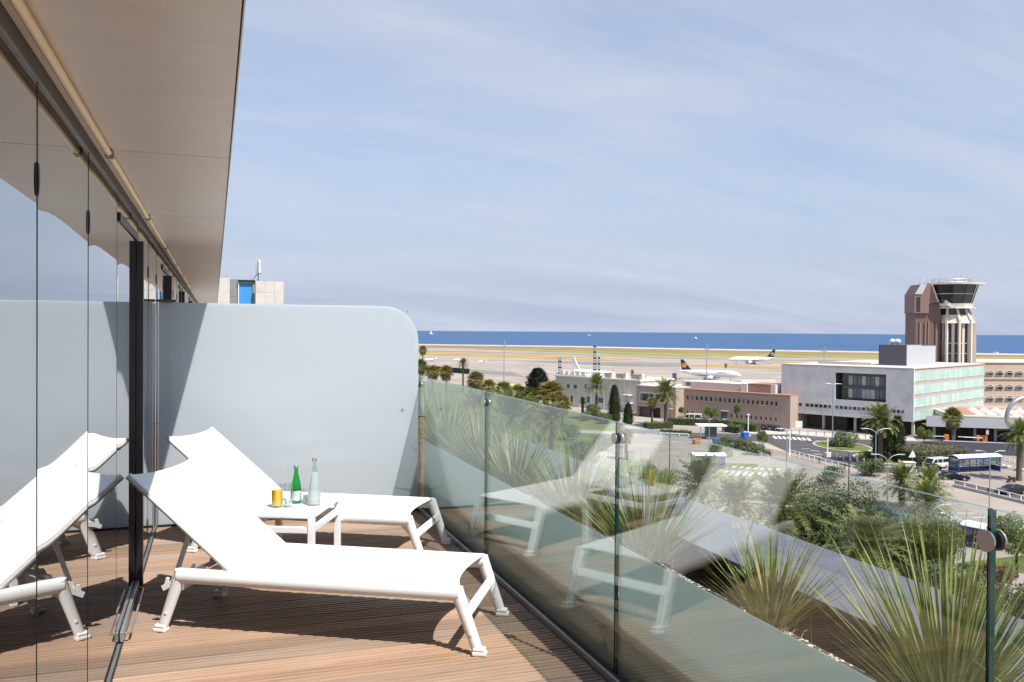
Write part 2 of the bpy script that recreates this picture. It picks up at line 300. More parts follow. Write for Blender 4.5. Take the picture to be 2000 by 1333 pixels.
# ---------------------------------------------------------------- glass wall
gw = empty('glass_wall', (XW, 0, D)); tag(gw, 'mirror-like folding glass wall of tall frameless panes with black clips', 'glass wall')
ys = [-2.33, -1.35, -0.37, 0.61, 1.59, 2.571, 3.546, 4.53, 5.675, 6.57, 7.46]+[7.46+0.98*i for i in range(1, 30)]
TOPG = 2.275
for i in range(len(ys)-1):
    a, b = ys[i]+0.004, ys[i+1]-0.004; rnd = random.Random(i*13+5); amp = rnd.uniform(0.0001, 0.0009); tw = rnd.uniform(-0.0007, 0.0007); sk = rnd.uniform(0.6, 1.6)
    door = abs(ys[i]-4.53) < 0.01
    def fn(u, v, a=a, b=b, amp=amp, tw=tw, sk=sk):
        return (amp*4*(u*(1-u))*(0.5+sk*v)*0.7+tw*(u-0.5)*1.2+0.0012*math.exp(-u*9)*(0.4+v), a+(b-a)*u, 0.035+(TOPG-0.045)*v)
    MB().slab(fn, 14, 8, (0.010, 0, 0)).build('pane', [M['facade']], gw, smooth=60)
    MB().box(-0.016, 0.001, ys[i]-0.0022, ys[i]+0.0022, 0.03, TOPG).build('joint', M['rubber'], gw)
    if i % 1 == 0 and not door:
        for zz in (1.995, 0.20):
            c_ = MB(); c_.tube([(-0.014, ys[i], zz-0.042), (0.016, ys[i], zz-0.042), (0.016, ys[i], zz+0.042), (-0.014, ys[i], zz+0.042)], 0.001, 4)
            pts = []
            for q in range(11):
                g = -math.pi/2+math.pi*q/10; pts.append((0.0025+0.004*math.cos(g)**0.6 if math.cos(g) > 0 else 0.004, 0, zz+0.045*math.sin(g)))
            n_ = len(pts); c2_ = MB(); c2_.add([(p[0], ys[i]-0.007, p[2]) for p in pts]+[(p[0], ys[i]+0.007, p[2]) for p in pts], [tuple(range(n_)), tuple(range(2*n_-1, n_-1, -1))]+[(q, n_+q, n_+q+1, q+1) for q in range(n_-1)]+[(n_-1, 2*n_-1, n_, 0)])
            c2_.build('clip', M['black'], gw)
MB().box(-0.05, 0.010, ys[0], ys[-1], -0.03, 0.012).build('floor_track', M['alu'], gw)
MB().box(0.0105, 0.016, ys[0], ys[-1], -0.02, 0.020).build('track_lip', M['rubber'], gw)
dr = empty('glass_door', (XW, 4.62, D)); tag(dr, 'narrow glass door with thick black stile set in the glass wall', 'door')
MB().box(0.002, 0.040, 0.985, 1.045, 0.016, 2.125).build('stile', M['black'], dr, bevel=0.003)
MB().box(0.002, 0.009, -0.01, 1.045, 2.127, 2.170).build('top_rail', M['black'], dr)
MB().box(0.002, 0.020, 0.05, 0.984, 0.022, 0.075).build('bottom_rail', M['alu'], dr, bevel=0.004)
h_ = MB(); h_.tube([(0.02, 0.10, 0.05), (0.05, 0.12, 0.045), (0.05, 0.9, 0.045), (0.02, 0.93, 0.05)], 0.006, 8); h_.build('guide_rod', M['steel'], dr, smooth=50)
for yy in (9.2, 13.0, 17.5):
    d2 = empty('glass_door', (XW, yy-1.0, D)); tag(d2, 'black-stiled glass door in the wall of a terrace beyond the screen', 'door', 'doors beyond the frosted screen')
    MB().box(0.002, 0.040, 0.97, 1.05, 0.016, 2.125).build('stile', M['black'], d2); MB().box(0.002, 0.009, 0, 1.05, 2.127, 2.17).build('top_rail', M['black'], d2)
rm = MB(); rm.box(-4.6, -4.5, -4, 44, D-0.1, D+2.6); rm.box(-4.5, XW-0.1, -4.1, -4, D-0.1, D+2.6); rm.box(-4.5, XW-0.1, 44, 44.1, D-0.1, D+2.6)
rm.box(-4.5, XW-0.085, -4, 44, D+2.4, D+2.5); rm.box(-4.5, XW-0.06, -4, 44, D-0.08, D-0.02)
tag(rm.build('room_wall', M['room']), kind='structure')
hb = MB(); hb.box(-12, 3.30, -30, 45, 0, D-0.36); hb.build('hotel_block', M['conc']); ho = bpy.data.objects['hotel_block']; tag(ho, 'pale rendered storeys of the hotel below the terrace', 'building')
# ---------------------------------------------------------------- frosted screens between terraces
def screen(name, yp, label):
    e = empty(name, (0, yp, D)); tag(e, label, 'screen', 'privacy screens between terraces')
    x0, x1, z0, z1, r = XW+0.022, 1.699, 0.018, 1.808, 0.31
    poly = [(x0, z0), (x1, z0)]+[(x1-r+r*math.cos(g), z1-r+r*math.sin(g)) for g in [math.pi/2*q/14 for q in range(15)]]+[(x0, z1)]
    n = len(poly); b = MB(); b.add([(p[0], 0, p[1]) for p in poly]+[(p[0], 0.013, p[1]) for p in poly], [tuple(range(n)), tuple(range(2*n-1, n-1, -1))]+[(i, n+i, n+(i+1)%n, (i+1)%n) for i in range(n)])
    b.build('frosted_pane', M['part'], e)
    MB().box(x0, x1+0.01, -0.016, 0.03, 0.0, 0.017).build('floor_shoe', M['black'], e)
    MB().box(XW+0.004, x0-0.004, -0.03, 0.03, 0.0, 1.80).build('wall_profile', M['alu'], e)
    MB().box(XW+0.006, x0+0.13, -0.04, 0.05, 1.812, 1.832).build('cap', M['browncap'], e)
    for xx, zz in ((x1-0.10, 1.765), (x1-0.14, 0.9)): MB().tube([(xx, -0.006, zz), (xx, -0.001, zz)], 0.011, 14).build('pin', M['alu'], e)
screen('privacy_screen', YP, 'tall frosted glass screen with a rounded corner closing the terrace')
screen('privacy_screen', YP2, 'frosted screen of the next terrace, glimpsed past the first screen')
# ---------------------------------------------------------------- balustrade
bl = empty('glass_balustrade', (XB, 0, D)); tag(bl, 'frameless glass balustrade with frosted lower band and round steel clamps', 'balustrade')
js = [-2.46, -0.465, 1.528, 3.515, 5.508, 7.508, 9.5, 11.5, 13.5, 15.5]
HB, HF = 1.188, 0.628
for i in range(len(js)-1):
    a, b = js[i]+0.005, js[i+1]-0.005
    g_ = MB(); x0, x1 = -0.008, 0.008
    g_.add([(x0,a,0.02),(x0,b,0.02),(x0,b,HB),(x0,a,HB),(x1,a,0.02),(x1,b,0.02),(x1,b,HB),(x1,a,HB)], [(0,3,2,1),(4,5,6,7)], 0)
    g_.add([(x0,a,0.02),(x0,b,0.02),(x0,b,HB),(x0,a,HB),(x1,a,0.02),(x1,b,0.02),(x1,b,HB),(x1,a,HB)], [(0,4,7,3),(1,2,6,5)], 1)
    g_.add([(x0,a,HB),(x0,b,HB),(x1,b,HB),(x1,a,HB)], [(0,1,2,3)], 2)
    p_ = g_.build('pane', [M['bal'], M['edge'], glass('pane_top_edge', (0.40,0.60,0.56), 0.12)] if i == 0 else [M['bal'], M['edge'], bpy.data.materials['pane_top_edge']], bl)
    MB().box(0.0090, 0.0105, a+0.002, b-0.002, 0.021, HF).build('frosted_film', M['film'], p_)
for i in range(1, len(js)-1):
    for s in (-1, 1):
        c = MB().tube([(s*0.0150, js[i], HB-0.075), (s*0.0205, js[i], HB-0.075)], 0.0255, 32).build('clamp', M['steel'], bl, smooth=40)
        MB().tube([(s*0.0108, js[i], HB-0.075), (s*0.0148, js[i], HB-0.075)], 0.021, 24).build('spacer', M['rubber'], c, smooth=40)
MB().box(-0.028, -0.0135, js[0], js[-1], -0.03, 0.034).build('base_channel', M['alu'], bl, bevel=0.003)
MB().box(0.016, 0.030, js[0], js[-1], -0.03, 0.034).build('outer_channel', M['alu'], bl)
MB().box(-0.0125, -0.0115, js[0], js[-1], 0.0, 0.045).build('gasket', M['rubber'], bl)
# ---------------------------------------------------------------- grey sheet along the roof edge
rs = empty('roof_edge_sheet', (0, 0, D)); tag(rs, 'broad grey metal sheet along the roof edge beyond the plants', 'roof edge')
y = -1.5
while y < 30:
    MB().add([(2.80,y+0.003,0.292),(3.485,y+0.003,0.302),(3.485,y+2.997,0.302),(2.80,y+2.997,0.292),(2.80,y+0.003,0.262),(3.485,y+0.003,0.272),(3.485,y+2.997,0.272),(2.80,y+2.997,0.262)],
      [(0,1,2,3),(7,6,5,4),(4,5,1,0),(5,6,2,1),(6,7,3,2),(7,4,0,3)]).build('panel', M['sheet'], rs, bevel=0.003)
    MB().box(3.36, 3.39, y, y+2.99, -0.36, 0.262).build('fascia', M['sheet'], rs)
    MB().box(2.84, 3.35, y+1.4, y+1.44, 0.20, 0.255).build('bracket', M['alu'], rs); y += 3.0
for (yy, xx) in ((6.05, 3.02), (5.3, 3.1), (7.4, 2.95)): pass
# ---------------------------------------------------------------- planters with spiky plants
def blade_mesh(seed, n=150, L=0.58, mi_dry=0.08, spread=1.15):
    r_ = random.Random(seed); b = MB()
    for k in range(n):
        az = r_.uniform(0, 2*math.pi); th = spread*(r_.random()**0.62); l = L*r_.uniform(0.62, 1.08); w_ = r_.uniform(0.0050, 0.0090)
        dry = r_.random() < mi_dry; dr_ = Vector((math.cos(az), math.sin(az), 0)); side = Vector((-math.sin(az), math.cos(az), 0)); bend = r_.uniform(0.02, 0.22)*(1.0 if not dry else 2.0)
        base = dr_*r_.uniform(0, 0.045)+Vector((0, 0, r_.uniform(0.0, 0.05))); p = base.copy(); th0 = th; vs = []; S = 5
        for s in range(S+1):
            f_ = s/S; wd = w_*(1-f_)**0.7*(0.7 if s == 0 else 1)+0.0004
            nrm = dr_*(-math.cos(th0))+Vector((0, 0, math.sin(th0)))
            vs += [p-side*wd+nrm*wd*0.45, p.copy(), p+side*wd+nrm*wd*0.45]
            th0 = th+bend*f_*f_; p = p+(dr_*math.sin(th0)+Vector((0, 0, math.cos(th0))))*(l/S)
        b.add(vs, [(3*s+j, 3*s+j+1, 3*s+j+4, 3*s+j+3) for s in range(S) for j in (0, 1)], 1 if dry else 0)
    return b.mesh('foliage', [M['blade'], M['dryblade']], smooth=70)
bmeshes = [blade_mesh(1, 280, 0.63, 0.08, 0.98), blade_mesh(2, 190, 0.56, 0.12, 0.90), blade_mesh(3, 280, 0.64, 0.06, 0.88)]
def tuft_mesh(seed, n=60, L=0.22):
    r_ = random.Random(seed); b = MB()
    for k in range(n):
        az = r_.uniform(0, 6.28); th = 1.3*r_.random(); l = L*r_.uniform(0.3, 1); p0 = Vector((r_.gauss(0, 0.05), r_.gauss(0, 0.08), 0)); d_ = Vector((math.cos(az)*math.sin(th), math.sin(az)*math.sin(th), math.cos(th))); sd_ = Vector((-math.sin(az), math.cos(az), 0))*0.0014
        p1 = p0+d_*l*0.5; p2 = p0+d_*l+Vector((0, 0, -0.3*l*math.sin(th))); b.add([p0-sd_, p0+sd_, p1+sd_, p1-sd_, p2], [(0,1,2,3), (3,2,4)])
    return b.mesh('dry_litter', M['straw'])
tufts = [tuft_mesh(5), tuft_mesh(6)]
def pebble():
    b = MB(); b.add([(1,0,0),(0,1,0),(-1,0,0),(0,-1,0),(0,0,0.7),(0,0,-0.7)], [(0,1,4),(1,2,4),(2,3,4),(3,0,4),(1,0,5),(2,1,5),(3,2,5),(0,3,5)]); return b
plants = [ # y, x, mesh, scale, label
 (1.30, 2.34, 0, 1.10, 'spiky green plant cut by the edge of the picture, past the thick glass joint'),
 (2.22, 2.34, 2, 1.12, 'largest spiky yellow-green plant, tips rising over the grey sheet'),
 (3.22, 2.36, 1, 0.86, 'sparse spiky plant with a tall thistle growing through it'),
 (4.30, 2.30, 0, 1.00, 'spiky plant behind the reflected lounger foot, next to dry grass'),
 (5.30, 2.30, 2, 1.00, 'dense spiky plant next before the second clamped glass joint'),
 (6.35, 2.25, 1, 1.2, 'spiky plant with dark gap beside it, past the second joint'),
 (7.25, 2.25, 0, 1.15, 'spiky plant at the foot of the glass near the screen'),
 (8.3, 2.22, 2, 1.25, 'pale spiky plant just past the screen end'),
 (9.4, 2.25, 0, 1.25, 'spiky plant two past the screen end'),
 (10.7, 2.25, 1, 1.15, 'spiky plant three past the screen end'),
 (12.2, 2.25, 2, 1.15, 'farthest spiky plant along the glass')]
for (py, px_, mi, s, lab) in plants:
    e = empty('spiky_plant', (px_, py, D+0.235), random.uniform(0, 6)); e.scale = (s, s, s); tag(e, lab, 'plant', 'spiky plants in the roof planters')
    tag(put('foliage', bmeshes[mi], e), kind='stuff'); tag(put('dry_litter', tufts[mi % 2], e, (0.02, 0, 0.0)), kind='stuff')
    t = empty('planter_tray', (2.17, py, D)); tag(t, 'gravel tray under the '+' '.join(lab.split(',')[0].split()[:11]), 'planter', 'gravel trays along the balustrade')
    L_ = 0.40; MB().box(-0.33, 0.33, -L_, L_, 0.002, 0.225).build('tray', M['browncap'], t); MB().box(-0.32, 0.32, -L_+0.01, L_-0.01, 0.2255, 0.229).build('soil', M['soil'], t)
    b = MB(); r_ = random.Random(int(py*10)); pb = pebble()
    for q in range(1300 if py < 6 else 400):
        x = r_.uniform(-0.31, 0.315); yy = r_.uniform(-L_+0.02, L_-0.02); s2 = r_.uniform(0.005, 0.013); g = r_.uniform(0, 6); c, s_ = math.cos(g), math.sin(g); k2 = r_.uniform(0.6, 1.3)
        b.add([(x+s2*(c*v[0]-s_*v[1]*k2), yy+s2*(s_*v[0]+c*v[1]*k2), 0.232+s2*v[2]*0.7) for v in pb.v], pb.f)
    tag(b.build('gravel', M['gravel'], t), kind='stuff')
    pt = MB(); pt.tube([(0.36, -0.6, 0.20), (0.36, 0.6, 0.20)], 0.008, 6); pt.build('irrigation_pipe', M['alu'], t, smooth=50)
kb = MB().box(XB+0.032, XB+0.066, -1.5, 15.2, 0.001, 0.345).build('film_shading_kerb', M['darkboard'], None, loc=(0, 0, D)); tag(kb, 'low dark timber kerb added behind the frosted band of the balustrade to darken its lower part', 'kerb')  # kerb added to keep light off the lower part of the frosted film
# thistle growing through the third plant
th = empty('thistle', (2.33, 3.36, D+0.235)); tag(th, 'tall thistle with pale seed head growing up through a spiky plant', 'thistle')
s_ = MB(); s_.tube([(0,0,0),(0.01,0.02,0.2),(0.02,0.03,0.40),(0.0,-0.05,0.52)], [0.004,0.0035,0.003,0.002], 6); s_.tube([(0.02,0.03,0.33),(0.01,0.10,0.43)], [0.003,0.002], 6); s_.build('stem', M['blade'], th)
r_ = random.Random(3)
for (c, R_) in (((0,-0.05,0.535), 0.026), ((0.01,0.105,0.445), 0.02)):
    b = MB()
    for q in range(60):
        d_ = Vector((r_.gauss(0,1), r_.gauss(0,1), r_.gauss(0.3,1))).normalized(); sd_ = d_.orthogonal().normalized()*0.0016; p0 = Vector(c); b.add([p0-sd_, p0+sd_, p0+d_*R_], [(0,1,2)])
    b.build('flower_head', M['straw'], th)
for q in range(14):
    b = MB(); z = r_.uniform(0.04, 0.34); az = r_.uniform(0, 6.28); d_ = Vector((math.cos(az), math.sin(az), 0.5)); sd_ = Vector((-math.sin(az), math.cos(az), 0))*0.014; p = Vector((0.01, 0.02, z)); b.add([p, p+d_*0.04+sd_, p+d_*0.09, p+d_*0.04-sd_], [(0,1,2,3)]); b.build('leaf', M['blade'], th)
# ---------------------------------------------------------------- sun loungers
def lounger(loc, label):
    e = empty('sun_lounger', loc, math.radians(-29.3)); tag(e, label, 'sun lounger', 'white sun loungers')
    HW = 0.302
    for s in (-1, 1):
        MB().tube([(-0.765, s*HW, 0.302), (0.752, s*HW, 0.302)], 0.04, 14, sx=0.72, sz=1.0).build('side_rail', M['white'], e, smooth=60)
        for xa, xb in ((0.735, 0.855), (-0.748, -0.862)):
            lg = MB().tube([(xa, s*HW, 0.325), (xa+(xb-xa)*0.1, s*HW, 0.292), (xb-(xb-xa)*0.05, s*HW, 0.018)], [0.036, 0.034, 0.027], 14, sx=0.72, sz=1.0, up=(1,0,0)).build('leg', M['white'], e, smooth=60)
            g = 1 if xb > 0 else -1
            c_ = MB(); c_.box(xb-0.036+g*0.002, xb+0.036+g*0.002, s*HW-0.024, s*HW+0.024, 0.0, 0.022); c_.box(xb-0.030, xb+0.030, s*HW-0.0235, s*HW+0.0235, 0.022, 0.040); c_.build('foot_cap', M['plastic'], lg, bevel=0.006)
            MB().tube([(xb-g*0.037, s*HW-s*0.024, 0.105), (xb-g*0.037, s*HW+s*0.0245, 0.105)], 0.007, 10).build('screw_cover', M['plastic'], lg)
    MB().bar((0.795, -HW, 0.205), (0.795, HW, 0.205), 0.020, 0.050, up=(-0.30,0,1)).build('foot_crossbar', M['white'], e, bevel=0.006)
    MB().bar((-0.795, -HW, 0.215), (-0.795, HW, 0.215), 0.020, 0.040, up=(0.3,0,1)).build('head_crossbar', M['white'], e, bevel=0.006)
    for xx in (-0.46, -0.05, 0.34): MB().tube([(xx, -HW, 0.285), (xx, HW, 0.285)], 0.012, 10).build('under_bar', M['white'], e, smooth=60)
    def seat(u, v):
        y_ = -0.312+0.624*v; q = 1-(y_/0.312)**2; x_ = -0.478+(1.238-0.055*q)*u
        edge = 0.335-0.012*max(0, abs(y_)-0.27)/0.042
        return (x_, y_, edge+0.008-0.020*q*(1-0.25*u))
    MB().slab(seat, 16, 16, (0, 0, 0.004)).build('seat_sling', M['sling'], e, smooth=60)
    hx, hz, tx, tz = -0.470, 0.338, -1.062, 0.812; dx_, dz_ = tx-hx, tz-hz; ln = math.hypot(dx_, dz_); nx, nz_ = dz_/ln, -dx_/ln
    br = empty('backrest', (0, 0, 0), 0, e)
    def back(u, v):
        y_ = -0.308+0.616*v; q = 1-(y_/0.308)**2; t = -0.035+(1.030-0.030*q*max(0, (u-0.6)/0.4))*u; sag = -0.020*q*(0.35+0.65*math.sin(math.pi*min(1, u*0.9+0.1)))
        return (hx+dx_*t+nx*(0.016+sag), y_, hz+dz_*t+nz_*(0.016+sag))
    MB().slab(back, 16, 16, (nx*0.004, 0, nz_*0.004)).build('back_sling', M['sling'], br, smooth=60)
    for s in (-1, 1): MB().tube([(hx+0.02, s*0.292, hz-0.016), (hx+dx_*0.5, s*0.292, hz+dz_*0.5), (tx, s*0.292, tz)], 0.019, 12).build('back_tube', M['white'], br, smooth=60)
    MB().tube([(tx+0.06, -0.292, tz-0.065), (tx+0.06, 0.292, tz-0.065)], 0.013, 10).build('top_bar', M['white'], br, smooth=60)
    sr = MB()
    for s in (-1, 1):
        sr.bar((-0.855, s*0.20, 0.235), (hx+dx_*0.47, s*0.20, hz+dz_*0.47-0.02), 0.012, 0.024)
    sr.tube([(-0.855, -0.225, 0.235), (-0.855, 0.225, 0.235)], 0.011, 10); sr.tube([(hx+dx_*0.47, -0.29, hz+dz_*0.47-0.02), (hx+dx_*0.47, 0.29, hz+dz_*0.47-0.02)], 0.011, 10); sr.build('support_strut', M['white'], e)
    for s in (-1, 1):
        a_ = MB(); a_.bar((-0.90, s*0.23, 0.205), (-0.66, s*0.23, 0.335), 0.014, 0.030)
        for q in range(4): a_.bar((-0.88+q*0.05, s*0.23, 0.228+q*0.027), (-0.87+q*0.05, s*0.23, 0.262+q*0.027), 0.012, 0.016)
        a_.build('ratchet', M['plastic'], e)
    return e
lounger((0.637, 4.688, D), 'white sling lounger with its head corner in shadow beside the glass door')
lounger((0.752, 6.345, D), 'white sling lounger standing behind the side table, by the frosted screen')
# ---------------------------------------------------------------- side table and drinks
TH = 0.45
t2 = G(613, 1008, D+TH); t3 = G(667, 970, D+TH); ta = math.atan2((t3-t2).y, (t3-t2).x)
tb = empty('side_table', (t2.x, t2.y, D), ta); tag(tb, 'white metal side table with perforated top holding the drinks', 'side table')
LX, LY = 0.622, 0.455
def tabletop():
    Mx = mat('perforated_white_metal', (0.80,0.80,0.80), 0.38); t = Mx.node_tree; b = t.nodes['Principled BSDF']; n = t.nodes.new; L = t.links.new
    tcn = n('ShaderNodeTexCoord'); vo = n('ShaderNodeTexVoronoi'); vo.inputs['Scale'].default_value = 26; vo.inputs['Randomness'].default_value = 0.75; L(tcn.outputs['Object'], vo.inputs['Vector'])
    lt = n('ShaderNodeMath'); lt.operation = 'LESS_THAN'; lt.inputs[1].default_value = 0.19; L(vo.outputs['Distance'], lt.inputs[0])
    nzz = n('ShaderNodeTexNoise'); nzz.inputs['Scale'].default_value = 5; L(tcn.outputs['Object'], nzz.inputs['Vector']); gt = n('ShaderNodeMath'); gt.operation = 'GREATER_THAN'; gt.inputs[1].default_value = 0.50; L(nzz.outputs['Fac'], gt.inputs[0])
    mu = n('ShaderNodeMath'); mu.operation = 'MULTIPLY'; L(lt.outputs[0], mu.inputs[0]); L(gt.outputs[0], mu.inputs[1])
    mx = n('ShaderNodeMix'); mx.data_type = 'RGBA'; mx.inputs['A'].default_value = (0.80,0.80,0.80,1); mx.inputs['B'].default_value = (0.24,0.24,0.25,1); L(mu.outputs[0], mx.inputs['Factor']); L(mx.outputs['Result'], b.inputs['Base Color']); return Mx
MB().box(0.004, LX-0.004, 0.004, LY-0.004, TH-0.022, TH).build('top', tabletop(), tb, bevel=0.004)
for (x, y) in ((0.021, 0.021), (LX-0.021, 0.021), (LX-0.021, LY-0.021), (0.021, LY-0.021)): MB().box(x-0.020, x+0.020, y-0.020, y+0.020, 0, TH-0.0225).build('leg', M['white'], tb, bevel=0.004)
for y in (0.021, LY-0.021): MB().box(0.042, LX-0.042, y-0.014, y+0.014, 0.335, 0.375).build('stretcher', M['white'], tb, bevel=0.004)
for x in (0.021, LX-0.021): MB().box(x-0.014, x+0.014, 0.042, LY-0.042, 0.335, 0.375).build('stretcher', M['white'], tb, bevel=0.004)
def ont(x, y): return G(x, y, D+TH)
def vessel(name, p, prof, material, label, cat, n=28, inner=0.0022):
    e = empty(name, p); tag(e, label, cat)
    pin = [(max(0.0008, r-inner), z) for r, z in prof if z > 0.008]
    pin[0] = (pin[0][0], 0.010)
    b = MB(); b.lathe([(0.0006, 0.0005)]+prof+list(reversed(pin))+[(0.0006, 0.010)], n); b.build('glass_body', material, e, smooth=50); return e
gp = [(0.033, 0.0), (0.034, 0.004), (0.0365, 0.07), (0.0385, 0.148), (0.0385, 0.150)]
e = vessel('juice_glass', ont(541, 991), gp, M['tglass'], 'tall straight glass of orange juice on the side table', 'glass')
MB().lathe([(0.0305, 0.0125), (0.0335, 0.07), (0.0352, 0.112)], 28).build('juice', M['juice'], e, smooth=50)
gp2 = [(0.026, 0.0), (0.028, 0.005), (0.033, 0.04), (0.031, 0.10), (0.028, 0.155), (0.028, 0.157)]
tp = [(0.034, 0.0), (0.036, 0.01), (0.038, 0.04), (0.037, 0.095), (0.037, 0.097)]
for (px_, py_, pr, lab) in ((562, 991, gp2, 'slim clear tumbler with ice beside the orange juice'), (597, 983, tp, 'short clear tumbler with ice between the two bottles')):
    e = vessel('tumbler', ont(px_, py_), pr, M['tglass'], lab, 'glass'); r_ = random.Random(px_)
    for q in range(6):
        a, rr = q*2.1, 0.013; b = MB(); b.box(-0.010, 0.010, -0.010, 0.010, -0.010, 0.010); o = b.build('ice_cube', M['ice'], e, loc=(rr*math.cos(a), rr*math.sin(a), 0.024+0.021*(q//3)), rz=r_.uniform(0, 3)); o.scale = (0.8, 0.8, 0.8)
bp1 = [(0.033, 0.0), (0.035, 0.006), (0.035, 0.095), (0.034, 0.115), (0.026, 0.155), (0.0155, 0.195), (0.0135, 0.232), (0.0155, 0.236), (0.0155, 0.243)]
e = vessel('green_bottle', ont(578, 983), bp1, M['green'], 'small green glass water bottle with grey cap', 'bottle')
MB().lathe([(0.0160, 0.236), (0.0168, 0.238), (0.0168, 0.248), (0.014, 0.251)], 24).build('cap', M['alu'], e, smooth=40)
MB().lathe([(0.0356, 0.022), (0.0356, 0.086)], 28, cap=False).build('label', mat('painted_silver_reflection', (0.50,0.58,0.54), 0.3, var=0.45, vs=45), e, smooth=50)  # no real label: mottled silver paints reflections onto the clear lower glass
bp2 = [(0.042, 0.0), (0.0445, 0.006), (0.0435, 0.06), (0.039, 0.12), (0.029, 0.185), (0.0165, 0.235), (0.0135, 0.265), (0.0132, 0.296), (0.0150, 0.298), (0.0150, 0.306)]
e = vessel('clear_bottle', ont(614, 987), bp2, M['tglass'], 'tall clear water bottle with slender neck on the side table', 'bottle')
MB().lathe([(0.040, 0.0125), (0.0405, 0.06), (0.0362, 0.12), (0.0262, 0.185), (0.0195, 0.215)], 28).build('water', frosted('milky_water', (0.95,0.96,0.96), 0.5, 0.1, clear=0.25), e, smooth=50)
MB().lathe([(0.0155, 0.290), (0.0160, 0.292), (0.0160, 0.308), (0.014, 0.310)], 24).build('cap', M['steel'], e, smooth=40)
# ---------------------------------------------------------------- stone roof housing at the end of the hotel
Y0 = 60.0
def xat(px_): q = ray(px_, 590); return q.x*(Y0/q.y)
def zat(px_, py_): q = ray(px_, py_); return CAMZ+q.z*(Y0/q.y)
rh = empty('roof_housing', (0, Y0, 0)); tag(rh, 'stone-clad roof housing with a blue door beyond the screen', 'building')
zt = zat(480, 545)
xa, xb, xc, xd, xe = xat(405), xat(449), xat(465), xat(497), xat(553)
MB().box(xat(340), xe, 0.8, 9, 0, zt-0.12).build('core', M['greyclad'], rh)
def clad(x0, x1, z0, z1, y0, nx_, nz_, material):
    for i in range(nx_):
        for j in range(nz_):
            a = x0+(x1-x0)*i/nx_; b = x0+(x1-x0)*(i+1)/nx_; c = z0+(z1-z0)*j/nz_; d = z0+(z1-z0)*(j+1)/nz_
            MB().box(a+0.006, b-0.006, y0, y0+0.10, c+0.006, d-0.006).build('stone_panel', material, rh)
clad(xat(340), xb, CAMZ-1.4, zat(440, 543), 0.0, 4, 5, M['stoneclad']); clad(xb, xc, CAMZ-1.4, zat(457, 545), 0.35, 1, 4, M['greyclad']); clad(xd+0.06, xe, CAMZ-1.4, zat(520, 550), -0.4, 3, 6, M['stoneclad'])
MB().box(xc+0.05, xd-0.12, 0.30, 0.38, CAMZ-1.4, zat(480, 552)).build('door', M['bluedoor'], rh); MB().box(xc, xc+0.05, 0.2, 0.42, CAMZ-1.4, zat(480, 548)).build('door_frame', M['white'], rh); MB().box(xd-0.12, xd+0.02, 0.2, 0.42, CAMZ-1.4, zat(480, 548)).build('door_frame', M['greyclad'], rh)
MB().box(xc, xd+0.05, 0.1, 0.6, zat(480, 551), zat(480, 547)).build('lintel', M['black'], rh)
an = empty('roof_antenna', (xat(506), Y0+1.5, zt-0.2)); tag(an, 'dark lattice mast with white panel antenna on the stone roof housing', 'antenna')
MB().tube([(0,0,0),(0,0,1.5)], 0.035, 8).build('mast', M['black'], an); MB().box(0.03, 0.14, -0.06, 0.06, 0.72, 1.62).build('panel_antenna', M['white'], an); MB().box(-0.16, -0.08, -0.05, 0.05, 0.55, 1.2).build('panel_antenna', M['alu'], an)
for a, b in (((-0.2,0,0.5),(0.2,0,0.72)), ((-0.18,0,0.35),(0.15,0,0.28)), ((-0.55,0.1,0.0),(-0.05,0,0.62))): MB().tube([a, b], 0.02, 6).build('stay', M['black'], an)
for px_ in (432, 439, 443, 490): MB().tube([(xat(px_)-xat(506), 0.3, 0.0), (xat(px_)-xat(506)+0.05, 0.3, 0.62)], 0.008, 5).build('whip', M['alu'], an)
# ================================================================== GROUND, SEA AND ROADS
FH = Vector((_f.x, _f.y, 0)).normalized(); RH = Vector((RX.x, RX.y, 0)).normalized()
M['apron'] = mat('pale_concrete_ground', (0.325,0.282,0.245), 0.85, var=0.20, vs=0.03, detail=9, spec=0.2)
M['asphalt'] = mat('dark_asphalt', (0.082,0.077,0.080), 0.85, var=0.16, vs=0.15, detail=8, spec=0.25)
M['parking'] = mat('worn_car_park_asphalt', (0.27,0.235,0.205), 0.85, var=0.12, vs=0.12, detail=8, spec=0.2)
M['taxi'] = mat('grey_taxiway', (0.21,0.195,0.185), 0.85, var=0.12, vs=0.03, detail=8, spec=0.2)
M['ochre'] = mat('dry_ochre_grass', (0.34,0.235,0.095), 0.95, var=0.22, vs=0.03, detail=9, c2=(0.42,0.31,0.14), spec=0.1, stretch=(1,1,1))
M['brownfield'] = mat('brown_dry_field', (0.235,0.180,0.095), 0.95, var=0.25, vs=0.02, detail=9, spec=0.1)
M['greenfield'] = mat('yellow_green_field', (0.24,0.235,0.080), 0.95, var=0.22, vs=0.02, detail=9, spec=0.1)
M['lawn'] = mat('lawn', (0.085,0.125,0.030), 0.95, var=0.35, vs=0.3, detail=8, c2=(0.17,0.19,0.06), spec=0.1)
M['paint'] = mat('white_road_paint', (0.68,0.67,0.65), 0.7, var=0.08, vs=2)
M['kerb'] = mat('pale_kerb', (0.46,0.43,0.39), 0.8, var=0.1, vs=1)
M['shore'] = mat('pale_shore_stone', (0.47,0.41,0.34), 0.9, var=0.2, vs=0.05)
def seamat():
    Mx = mat('sea_water', (0.022,0.080,0.195), 0.42, var=0.28, vs=0.006, stretch=(1,1,1), spec=0.22, detail=8, bump=0.3, bs=0.2); return Mx
A_ = G(816, 672.2); B_ = G(2000, 691.2); sh = (B_-A_)
P0, P1 = A_-sh*2.2, B_+sh*2.2
land = MB(); q0, q1 = P0-FH*5200, P1-FH*5200
